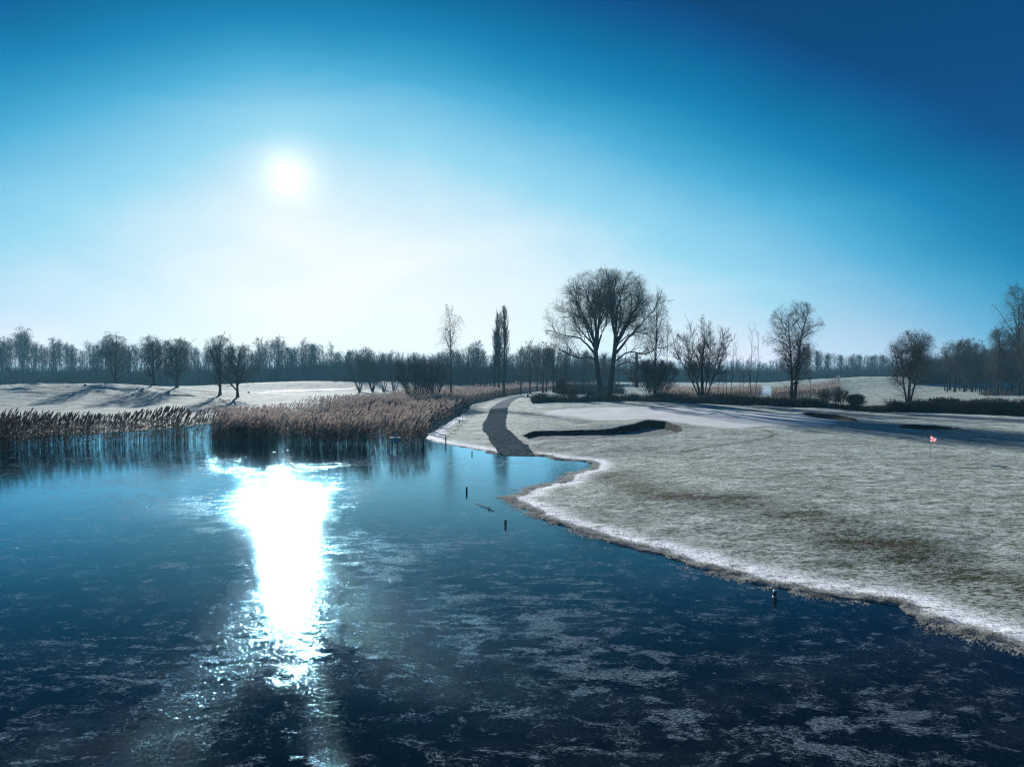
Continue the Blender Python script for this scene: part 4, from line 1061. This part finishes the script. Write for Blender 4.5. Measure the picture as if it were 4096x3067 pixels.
# right half: far belt of trees
SKY2 = [(2480, 1425), (2600, 1432), (2700, 1436), (2800, 1440), (2900, 1438), (3000, 1432), (3060, 1445), (3120, 1430), (3180, 1425), (3230, 1370), (3270, 1395), (3300, 1410), (3340, 1405), (3380, 1425),
        (3430, 1410), (3470, 1415), (3520, 1405), (3560, 1430), (3620, 1432), (3700, 1440), (3760, 1430), (3900, 1400), (4100, 1380), (4300, 1370)]
tx, ty = np.array(SKY2).T
MARK2 = [(0, 'behind the great willow'), (2560, 'behind the dense birch'), (2660, 'right of the thin birch'), (2760, 'behind the fan-shaped willow'), (2880, 'behind the left saplings'), (2960, 'behind the right saplings'),
         (3040, 'above the frozen stream'), (3120, 'behind the forked tree'), (3230, 'just right of the forked tree'), (3330, 'above the far reeds'), (3430, 'above the right hill'), (3540, 'behind the wide low-crowned tree'),
         (3700, 'right of the two firs'), (3780, 'behind the grove trunks'), (3880, 'behind the thick trunks'), (3980, 'behind the dark birches'), (4100, 'beyond the right edge')]
def zone2(px_, row=0, top=0.0):
    z_ = [m_ for p, m_ in MARK2 if p <= px_][-1]
    return ('low ' if top > 1440 else 'tall ' if top < 1412 else '') , RANK[row], z_ + ' in the far belt'
for row, (d0, n_, dy) in enumerate([(415, 50, 3), (440, 44, 0), (470, 38, 2)]):
    for k in range(n_):
        px_ = 2400 + (4300 - 2400) * (k + rng.uniform(.1, .9)) / n_
        kind = rng.choice(['tall', 'thin', 'round'], p=[.4, .15, .45]); top = np.interp(px_, tx, ty) + abs(rng.normal(0, 9)) + dy
        wood(px_, d0 + rng.uniform(-8, 8), top, kind, zone2(px_, row, top), 'bare trees of the far right belt', 1.0)
# grove on the right with its row of trunks
for px_, d, top, kind, lb in [(3780, 196, 1385, 'thin', 'leftmost trunk'), (3790, 193, 1372, 'tall', 'second trunk'), (3819, 191, 1358, 'round', 'first thick trunk'), (3858, 192, 1375, 'round', 'second thick trunk'),
        (3866, 195, 1362, 'tall', 'slim, by second thick trunk'), (3888, 191, 1352, 'round', 'third thick trunk'), (3903, 192, 1368, 'thin', 'slim trunk right of the thick trunks'), (3919, 189, 1362, 'thin', 'trunk at the right end of the row'),
        (3926, 191, 1380, 'tall', 'last trunk of the row'), (3980, 172, 1392, 'round', 'nearer tree standing in the scrub'), (3966, 178, 1400, 'tall', 'thin tree in the scrub'), (3941, 205, 1395, 'tall', 'rear tree between row and scrub'), (4032, 190, 1350, 'tall', 'tree left of the tall dark birch'), (4078, 188, 1300, 'round', 'tree beside the picture edge')]:
    wood(px_, d, top, kind, '- ' + lb + ' of the right hand grove', 'trees of the right hand grove', 1.05)
for px_, d, top, kind, lb in [(3800, 199, 1392, 'round', 'low crown behind leftmost trunk'), (3838, 198, 1378, 'tall', 'slim crown between the thick trunks'), (3850, 203, 1366, 'round', 'rear crown behind the second thick trunk'), (3880, 199, 1372, 'round', 'rear crown behind the third thick trunk'), (3905, 203, 1380, 'round', 'rear crown right of the third thick trunk'),
        (3945, 196, 1402, 'round', 'low crown left of the scrub'), (3960, 185, 1388, 'tall', 'second slim tree in the scrub'), (4005, 180, 1360, 'round', 'broad crown left of the dark birches'), (4050, 184, 1340, 'round', 'broad crown under the tallest birch'), (4095, 181, 1350, 'round', 'broad crown at the edge')]:
    wood(px_, d, top, kind, '- ' + lb + ' of the grove', 'trees of the right hand grove', 1.1)
for px_, d, top, w_, sd, lb in [(4075, 165, 1158, 270, 301, 'tallest dark weeping birch cut off by the right edge'), (3990, 168, 1325, 150, 302, 'dark birch with drooping twigs left of the tallest one'), (4120, 158, 1300, 200, 303, 'dark birch at the very right edge below the tallest one')]:
    r_ = birch(px_, d, top, w_, lb, sd, 0.34, nl=34, lo=0.15, hang=(1.5, 3.5), den=1.45); r_['group'] = 'dark birches at the right edge'
# conifers behind the right tree
M_fir = simple('fir_needles', (0.012, 0.022, 0.014), 0.9, 0.1, 0.4, 0.6)
def fir(px_, d, top, label):
    loc = place(px_, d); H = hgt_at(loc, top); root = empty('fir_tree', loc, label, 'tree', 'small firs behind the right hand tree')
    b = Bag(); b.add(tubes(np.array([[[0, 0, -.2], [0, 0, H * .5], [0, 0, H]]]), [.2], [.03], 6)); link('trunk', b.mesh('trunk', M_bark), root)
    N = 260; t = rng.uniform(.1, 1, N); an = rng.uniform(0, 6.28, N); L = (1 - t) * H * .28 + .15
    S = np.stack([0 * t, 0 * t, t * H], 1); D = np.stack([np.cos(an), np.sin(an), np.full(N, -.15)], 1)
    q_ = grow(S, D, L, 4, .08, -.03, rng); V, F = tubes(q_, np.full(N, .10), np.full(N, .03), 3)
    link('boughs', new_mesh('boughs', V, F=F, mats=[M_fir]), root)['kind'] = 'stuff'
fir(3712, 300, 1425, 'small dark pointed fir, left of two, behind the wide low-crowned tree'); fir(3730, 305, 1432, 'smaller pointed fir, right of two, behind the wide low-crowned tree')

# undergrowth that darkens the foot of the woods
def stick(rg, nb=6):
    V, T = [], []
    for k in range(nb):
        x, y = rg.uniform(-.5, .5, 2); dx, dy = rg.uniform(-.3, .3, 2); h_ = rg.uniform(.5, 1); w_ = .035; i = len(V)
        V += [(x - w_, y, 0), (x + w_, y, 0), (x + dx, y + dy, h_), (x, y - w_, 0), (x, y + w_, 0), (x + dx * .8, y + dy + .1, h_ * .9)]
        T += [(i, i + 1, i + 2), (i + 3, i + 4, i + 5)]
    return np.array(V), np.array(T), np.zeros(len(T), int)
stk = [stick(rng) for _ in range(6)]
def under(label, pa, pb, d0, d1, n, h, m_=None):
    px_ = rng.uniform(pa, pb, n); d = rng.uniform(d0, d1, n); X = (px_ - PW / 2) / FPX * d; z, _ = height(X, d, fine=False)
    H = rng.uniform(h[0], h[1], n) * (0.6 + 0.7 * vnoise(X / 9, d / 9, 95))
    V, T, Mi = scatter(stk, X, d, z - .1, H, rng.uniform(0, 6.28, n), rng.uniform(0, .1, n), W=rng.uniform(1.2, 2.6, n))
    tag(link('undergrowth', new_mesh('undergrowth', V, T=T, mats=[m_ or M_twig])), label, 'undergrowth', 'thickets at the foot of the woods', 'stuff')
def brush_tree(rg):
    V, T = [], []
    def blade(a, b, w_):
        i = len(V); V.extend([(a[0] - w_, a[1], a[2]), (a[0] + w_, a[1], a[2]), b, (a[0], a[1] - w_, a[2]), (a[0], a[1] + w_, a[2]), b]); T.extend([(i, i + 1, i + 2), (i + 3, i + 4, i + 5)])
    lx, ly = rg.normal(0, .04, 2); blade((0, 0, 0), (lx, ly, 1.0), .009); lo = rg.uniform(.25, .5); cw = rg.uniform(.10, .2)
    for k in range(34):
        t = rg.uniform(lo, .95); an = rg.uniform(0, 6.28); L = cw * (1.15 - abs(2 * (t - lo) / (1 - lo) - .8) * .8); a = (lx * t, ly * t, t)
        b = (a[0] + math.cos(an) * L, a[1] + math.sin(an) * L, min(1.02, t + L * rg.uniform(.6, 1.6))); blade(a, b, .0035)
        for m in range(3):
            u = rg.uniform(.3, .9); c = tuple(a[i] * (1 - u) + b[i] * u for i in range(3)); d = (c[0] + rg.normal(0, .035), c[1] + rg.normal(0, .035), c[2] + rg.uniform(.02, .08)); blade(c, d, .0022)
    return np.array(V), np.array(T), np.zeros(len(T), int)
bt = [brush_tree(rng) for _ in range(14)]
def backwood(label, pa, pb, d0, d1, n, X0, Y0, drop):
    px_ = rng.uniform(pa, pb, n); d = rng.uniform(d0, d1, n); X = (px_ - PW / 2) / FPX * d; z, _ = height(X, d, fine=False)
    top = np.interp(px_, X0, Y0) + np.abs(rng.normal(0, 14, n)) + drop; H = CAM_H - d * (top - HORIZON) / FPX - z
    V, T, Mi = scatter(bt, X, d, z - .1, H, rng.uniform(0, 6.28, n), rng.uniform(0, .03, n))
    tag(link('far_wood', new_mesh('far_wood', V, T=T, mats=[M_twig])), label, 'wood', 'depths of the far woods', 'stuff')
backwood('depths of the left wood behind its front trees', -250, 1430, 300, 345, 330, sx, sy_, 8)
backwood('depths of the middle wood between the sun glade and the great willow', 1400, 2480, 250, 335, 230, sx, sy_, 8)
backwood('depths of the far right belt', 2400, 4350, 410, 490, 330, tx, ty, 2)
under('dark even thicket along the foot of the left wood', -250, 1000, 285, 300, 7000, (3.5, 5.5))
under('blue thicket at the foot of the wood under the sun', 1000, 1430, 290, 330, 6500, (7, 13))
under('tall thicket inside the left wood', -250, 1430, 318, 345, 12000, (6, 12))
under('thicket of the wood behind the weeping birch', 1430, 1990, 235, 320, 9000, (6, 13))
under('distant thicket seen past the poplars', 1940, 2450, 300, 340, 4500, (7, 13))
under('brown scrub behind the great willow', 2230, 2480, 165, 215, 900, (0.8, 3.2), M_twigb)
under('thicket of the far belt on the right', 2380, 4350, 405, 480, 15000, (7, 15))
under('scrub under the right hand grove', 3930, 4300, 168, 200, 500, (0.5, 1.5))
under('dark thicket behind the right hand grove', 3650, 4350, 215, 250, 5500, (5, 11))
under('brown scrub left of the coppiced trees', 1330, 1500, 215, 228, 500, (1.2, 2.2), M_twigb)

# ------------------------------------------------------------------ small things
M_wood = simple('weathered_post', (0.035, 0.028, 0.024), 0.8, 0.3, 0.4, 30)
M_red = simple('reddish_post', (0.085, 0.035, 0.040), 0.7, 0.3, 0.4, 30)
M_frost = simple('frost_cap', (0.82, 0.84, 0.86), 0.7, 0.2, 0.1, 40)
M_rope = simple('pale_band', (0.62, 0.58, 0.56), 0.7, 0.3, 0.2, 40)
M_flagred = mat('red_cloth', lambda n: m_reed(n, (0.60, 0.003, 0.02), (0.75, 0.01, 0.03), 0.45))
M_flagwhite = mat('white_cloth', lambda n: m_reed(n, (0.62, 0.61, 0.61), (0.68, 0.67, 0.67), 0.4))
M_metal = simple('grey_stick', (0.10, 0.10, 0.11), 0.5, 0.5, 0.2, 10)
M_white = simple('old_white_paint', (0.66, 0.64, 0.58), 0.7, 0.3, 0.35, 12)
M_dark = simple('dark_green_metal', (0.012, 0.022, 0.018), 0.5, 0.4, 0.3, 8)
def lathe(prof, sides=10, jag=0.0):
    V, F = [], []
    for (r_, z) in prof:
        for k in range(sides):
            a = k / sides * 2 * math.pi; rr = r_ * (1 + jag * rng.uniform(-1, 1)); V.append((rr * math.cos(a), rr * math.sin(a), z))
    for i in range(len(prof) - 1):
        for k in range(sides):
            a = i * sides + k; b = i * sides + (k + 1) % sides; F.append((a, b, b + sides, a + sides))
    return np.array(V), np.array(F)
def post(px_, py, d_or_none, h_, r_, label, m_=None, cap=True, band=False, lean=0.0):
    x, y = at(px_, py, 0.0) if d_or_none is None else place(px_, d_or_none)[:2]
    z = max(0.0, gz(x, y)) if d_or_none is not None else 0.0
    root = empty('mooring_post', (x, y, z), label, 'post', 'old posts in and beside the pond'); root.rotation_euler = (0, lean, rng.uniform(0, 6))
    V, F = lathe([(r_ * .98, -.5), (r_, 0), (r_ * 1.02, h_ * .5), (r_ * .96, h_ - .012), (r_ * .8, h_), (0.001, h_ + .003)], 12, .05)
    link('shaft', new_mesh('shaft', V, F=F, mats=[m_ or M_wood], smooth=False), root)
    if cap:
        V, F = lathe([(r_ * 1.03, h_ - .02), (r_ * 1.12, h_), (r_ * .9, h_ + .022), (r_ * .4, h_ + .034), (0.001, h_ + .036)], 12, .08)
        link('frost_cap', new_mesh('frost_cap', V, F=F, mats=[M_frost], smooth=True), root)
    if band:
        V, F = lathe([(r_ * 1.0, .03), (r_ * 1.35, .035), (r_ * 1.4, .06), (r_ * 1.0, .07)], 12, .2)
        link('ice_collar', new_mesh('ice_collar', V, F=F, mats=[M_rope], smooth=True), root)
    return root
post(1783, 1776, None, .72, .045, 'tall thin dark post at the shore left of the path', cap=False)
post(1867, 1970, None, .30, .045, 'dark upright post in open ice right of the long tree reflection', cap=False, lean=.03)
post(1888, 1818, None, .22, .04, 'small dark stump with a white side near the foot of the path')
post(2022, 2099, None, .20, .045, 'short stump with frosty cap in the middle of the ice', cap=True)
post(3099, 2393, None, .20, .045, 'reddish post with pale collar and frosty cap, nearest post, by the right bank', M_red, True, True)
post(1693, 1790, None, .85, .05, 'dark post among the last reeds of the middle bed', cap=False, lean=.04)
post(1837, 1692, 80, .45, .05, 'stubby dark post on the grass left of the path', cap=False)
def at_ground(px_, py): return hit(px_, py)
# stake with sapling beside the stubby post
xg = at_ground(1851, 1690)
root = empty('tree_stake', xg, 'thin stake standing right of the stubby post on the grass', 'stake')
V, F = tubes(np.array([[[0, 0, -.2], [.01, 0, .5], [0, 0, 1.0]]]), [.03], [.02], 6); link('stake', new_mesh('stake', V, F=F, mats=[M_wood]), root)
# checkered flag
fx, fy, fz = at_ground(3722, 1832)
FH = (fy) * 90 / FPX
root = empty('golf_flag', (fx, fy, fz), 'red and white checkered flag on a thin stick on the lawn', 'flag')
V, F = tubes(np.array([[[0, 0, -.1], [0, 0, FH * .5], [-.03, 0, FH]]]), [.009], [.008], 8); link('flagstick', new_mesh('flagstick', V, F=F, mats=[M_metal]), root)
V, F = lathe([(.06, -.02), (.062, .004), (.05, .006), (.048, -.05)], 14); link('hole_rim', new_mesh('hole_rim', V, F=F, mats=[M_dark]), root)
S_ = fy / FPX            # metres per pixel of the photograph at the flag
nu, nv = 12, 12
def cloth(u, v):         # u along the fly, v down the hoist
    x = -.025 + S_ * (1 + 23 * u); top = -S_ * (13 * u) ; bot = -S_ * (27.5 - 2.0 * u)
    z = FH + top * (1 - v) + bot * v
    return (x, .05 * math.sin(u * 5.5 + v * 1.5) * u + .02, z - S_ * 1.5 * math.sin(u * 3.1) * (1 - v))
V = []; F = []; Mi = []
for side, off in ((0, 0.0),):
    base_i = len(V)
    for i in range(nu + 1):
        for j in range(nv + 1):
            p = cloth(i / nu, j / nv); V.append((p[0], p[1] + off, p[2]))
    for i in range(nu):
        for j in range(nv):
            a = base_i + i * (nv + 1) + j; F.append((a, a + nv + 1, a + nv + 2, a + 1)); Mi.append(0 if ((i // 3) + (j // 3)) % 2 == 0 else 1)
link('flag_cloth', new_mesh('flag_cloth', V, F=F, mats=[M_flagred, M_flagwhite], midx=Mi), root)
# tee bin at the bend
bx, by, bz = at_ground(2111, 1589)
sc_ = by / FPX
root = empty('ball_washer', (bx, by, bz), 'dark green ball washer and bin on the grass at the bend of the path', 'ball washer')
V, F = lathe([(3.6 * sc_, 0), (4.3 * sc_, 3 * sc_), (4.3 * sc_, 10 * sc_), (3.4 * sc_, 12 * sc_), (.001, 12.5 * sc_)], 14); link('bin', new_mesh('bin', V, F=F, mats=[M_dark], smooth=True), root)
V, F = tubes(np.array([[[0, 0, 11 * sc_], [-1 * sc_, 0, 15 * sc_], [-1.5 * sc_, 0, 18 * sc_]]]), [1.0 * sc_], [1.0 * sc_], 8); link('post', new_mesh('post', V, F=F, mats=[M_dark]), root)
link('head', box_me('head', (-4 * sc_, -1.5 * sc_, 16.5 * sc_), (1.2 * sc_, 1.5 * sc_, 20.5 * sc_), M_dark), root)
V, F = lathe([(.001, -.5 * sc_), (.9 * sc_, 0), (.9 * sc_, .9 * sc_), (.001, 1.3 * sc_)], 10)
o = link('white_ball', new_mesh('white_ball', V, F=F, mats=[M_frost], smooth=True), root, (-.8 * sc_, -2.6 * sc_, 12 * sc_))
# small pale nesting box in the reeds: an open, slanting wooden shell on short legs
bx, by = at(1592, 1792, 0)
sc_ = by / FPX
root = empty('nesting_box', (bx, by - 1.2, 0), 'small weathered white wooden nesting box standing in the dark reeds', 'nesting box')
for nm, lo_, hi_ in (('roof_board', (-20, -9, 46), (18, 9, 49)), ('side_board', (-17, -8, 30), (-15, 8, 46)), ('front_board', (-15, -8, 31), (-1, -6.5, 45)), ('floor_board', (-15, -6, 29), (10, 8, 30.5)), ('back_board', (-15, 7, 30.5), (12, 8, 45.5))):
    o = link(nm, box_me(nm, [v * sc_ for v in lo_], [v * sc_ for v in hi_], M_white), root)
    for v in o.data.vertices: v.co.x += .12 * v.co.z * (v.co.x > 0); v.co += Vector(rng.normal(0, .008, 3))
for sx_ in (-12, 8):
    for sy2 in (-5, 5): link('leg', box_me('leg', ((sx_ - .8) * sc_, (sy2 - .8) * sc_, -.3), ((sx_ + .8) * sc_, (sy2 + .8) * sc_, 29 * sc_), M_wood), root)
# frosty rake lying on the lip of the bunker
rx, ry, rz_ = at_ground(2418, 1738); r2 = at_ground(2406, 1722)
sc_ = ry / FPX
root = empty('bunker_rake', (rx, ry, rz_ + .02), 'frosty white rake propped against the lip of the big bunker', 'rake')
top_ = np.array([-11 * sc_, .6, 36 * sc_]); V, F = tubes(np.array([[[0, 0, 0], list(top_ * .5), list(top_)]]), [.022], [.020], 6); link('handle', new_mesh('handle', V, F=F, mats=[M_frost]), root)
hd = top_ * .80
V, F = tubes(np.array([[[hd[0] - 8 * sc_, hd[1], hd[2] + 1.5 * sc_], [hd[0], hd[1], hd[2]], [hd[0] + 8 * sc_, hd[1], hd[2] - 2.0 * sc_]]]), [.03], [.03], 6); link('rake_head', new_mesh('rake_head', V, F=F, mats=[M_frost]), root)
for k in range(9):
    u = -8 + 2 * k; link('tine', box_me('tine', (hd[0] + u * sc_ - .008, hd[1] - .01, hd[2] - u * .2 * sc_ - .10), (hd[0] + u * sc_ + .008, hd[1] + .01, hd[2] - u * .2 * sc_), M_frost), root)
# branch frozen into the ice
a_, b_ = at(1901, 2012), at(1976, 2043)
root = empty('fallen_branch', ((a_[0] + b_[0]) / 2, (a_[1] + b_[1]) / 2, 0), 'thin dark branch with frosty lumps lying on the ice', 'branch')
c_ = np.array([(a_[0] + b_[0]) / 2, (a_[1] + b_[1]) / 2, 0]); P_ = np.array([[a_[0], a_[1], .0], [(a_[0] * 2 + b_[0]) / 3, (a_[1] * 2 + b_[1]) / 3, .05], [(a_[0] + 2 * b_[0]) / 3, (a_[1] + 2 * b_[1]) / 3, .02], [b_[0], b_[1], .03]]) - c_
V, F = tubes(resample(P_, 9)[None], [.012], [.018], 6); link('stem', new_mesh('stem', V, F=F, mats=[M_wood], smooth=True), root)
for t_, r_ in ((.33, .035), (.55, .022), (.74, .05)):
    p = P_[0] * (1 - t_) + P_[-1] * t_; V, F = lathe([(.001, 0), (r_, r_ * .4), (r_ * .8, r_ * 1.1), (.001, r_ * 1.4)], 8, .15)
    link('frost_lump', new_mesh('frost_lump', V, F=F, mats=[M_frost], smooth=True), root, tuple(p + np.array([0, 0, .02])))
# hut behind the trees, tower with crossarms far behind
hx, hy, hz0 = place(2058, 205); sc_ = hy / FPX
root = empty('hut', (hx, hy, hz0), 'small dark hut with a sloping roof behind the oaks, right of the poplars', 'hut')
link('walls', box_me('walls', (-9 * sc_, -1.5, 0), (9 * sc_, 1.5, 20 * sc_), M_wood), root)
V = [(-11 * sc_, -1.8, 20 * sc_), (11 * sc_, -1.8, 20 * sc_), (11 * sc_, 1.8, 20 * sc_), (-11 * sc_, 1.8, 20 * sc_), (-8 * sc_, 0, 27 * sc_), (11 * sc_, 0, 24 * sc_)]
link('roof', new_mesh('roof', V, F=[(0, 1, 5, 4), (2, 3, 4, 5)], T=[(3, 0, 4), (1, 2, 5)], mats=[M_dark]), root)
link('door', box_me('door', (-3 * sc_, -1.56, 0), (3 * sc_, -1.5, 15 * sc_), M_dark), root)
tx_, ty_, tz_ = place(2546, 250); sc_ = ty_ / FPX; zt = CAM_H - tz_
def zz_(py): return zt - ty_ * (py - HORIZON) / FPX
root = empty('tower', (tx_, ty_, tz_), 'dark tapering tower with crossarms seen behind the great willow', 'tower')
V, F = lathe([(9 * sc_, 0), (7.5 * sc_, zz_(1450)), (5 * sc_, zz_(1425)), (4.2 * sc_, zz_(1412)), (.01, zz_(1410))], 8); link('shaft', new_mesh('shaft', V, F=F, mats=[M_dark]), root)
for py, hw in ((1417, 13), (1430, 18), (1433, 14)):
    link('crossarm', box_me('crossarm', (-hw * sc_, -.12, zz_(py) - .1), (hw * sc_, .12, zz_(py) + .1), M_dark), root)
# small dark lumps on the far lawn
for px_, py, w_, h_, lb in ((342, 1543, 12, 5, 'small dark molehill-like lump on the crest of the left mound'), (995, 1572, 12, 6, 'small dark lump at the left end of the pale strip near the maples'), (2513, 1538, 7, 4, 'small dark lump on the pale grass behind the great willow')):
    x, y, z = at_ground(px_, py); sc_ = y / FPX
    V, F = lathe([(w_ / 2 * sc_, -.1), (w_ / 2 * sc_, .3 * h_ * sc_), (w_ * .36 * sc_, .8 * h_ * sc_), (.01, h_ * sc_)], 12, .08)
    tag(link('soil_heap', new_mesh('soil_heap', V, F=F, mats=[M_dark], smooth=True), None, (x, y, z)), lb, 'soil heap')
# iced-over ditches on the far lawns
def strip(name, pts, hw, m_, lift=.06):
    C_ = np.array([hit(a, b)[:2] for a, b in pts]); Dn = np.array(hw)[:, None] * np.array([[0, 1.0]])
    o = ribbon(name, C_ - Dn, C_ + Dn, m_, lift, 4, 1.5, jag=.4); return tag(o, kind='structure')
M_pale = simple('hoar_frost', (0.62, 0.65, 0.68), 0.6, 0.3, 0.12, 2.0)
strip('frozen_ditch', [(3480, 1584), (3560, 1588), (3650, 1592), (3780, 1594), (3900, 1593), (4096, 1594)], [.5, 1.6, 2.2, 1.8, 1.2, .8], M_pale)
strip('frozen_ditch', [(3150, 1589), (3300, 1577), (3450, 1576), (3600, 1580)], [.5, .8, .6, .4], M_pale)
strip('frosty_strip', [(1000, 1571), (1080, 1566), (1200, 1563), (1320, 1559), (1420, 1556)], [.3, .8, .9, .7, .3], M_pale)
L_ = np.array([hit(a, b)[:2] for a, b in [(3022, 1578), (3032, 1562), (3042, 1545)]]); R_ = np.array([hit(a, b)[:2] for a, b in [(3092, 1578), (3088, 1562), (3084, 1545)]])
M_rime = simple('rimed_ice', (0.42, 0.50, 0.56), 0.5, 0.4, 0.25, 1.5)
tag(ribbon('frozen_stream', L_, R_, M_rime, .08, 10, 1.5), kind='structure')

# ------------------------------------------------------------------ winter haze
m_ = bpy.data.materials.new('winter_haze'); m_.use_nodes = True
n_ = NT(m_.node_tree)
pv = n_.n('ShaderNodeVolumePrincipled', i_Color=(0.26, 0.66, 0.92, 1), i_Density=0.00023, i_Anisotropy=0.25)
oo = n_.n('ShaderNodeOutputMaterial'); n_.t.links.new(pv.outputs[0], oo.inputs[1])
tag(link('haze', box_me('haze', (-2700, -60, -2.5), (2700, 3300, 34), m_)), kind='stuff')
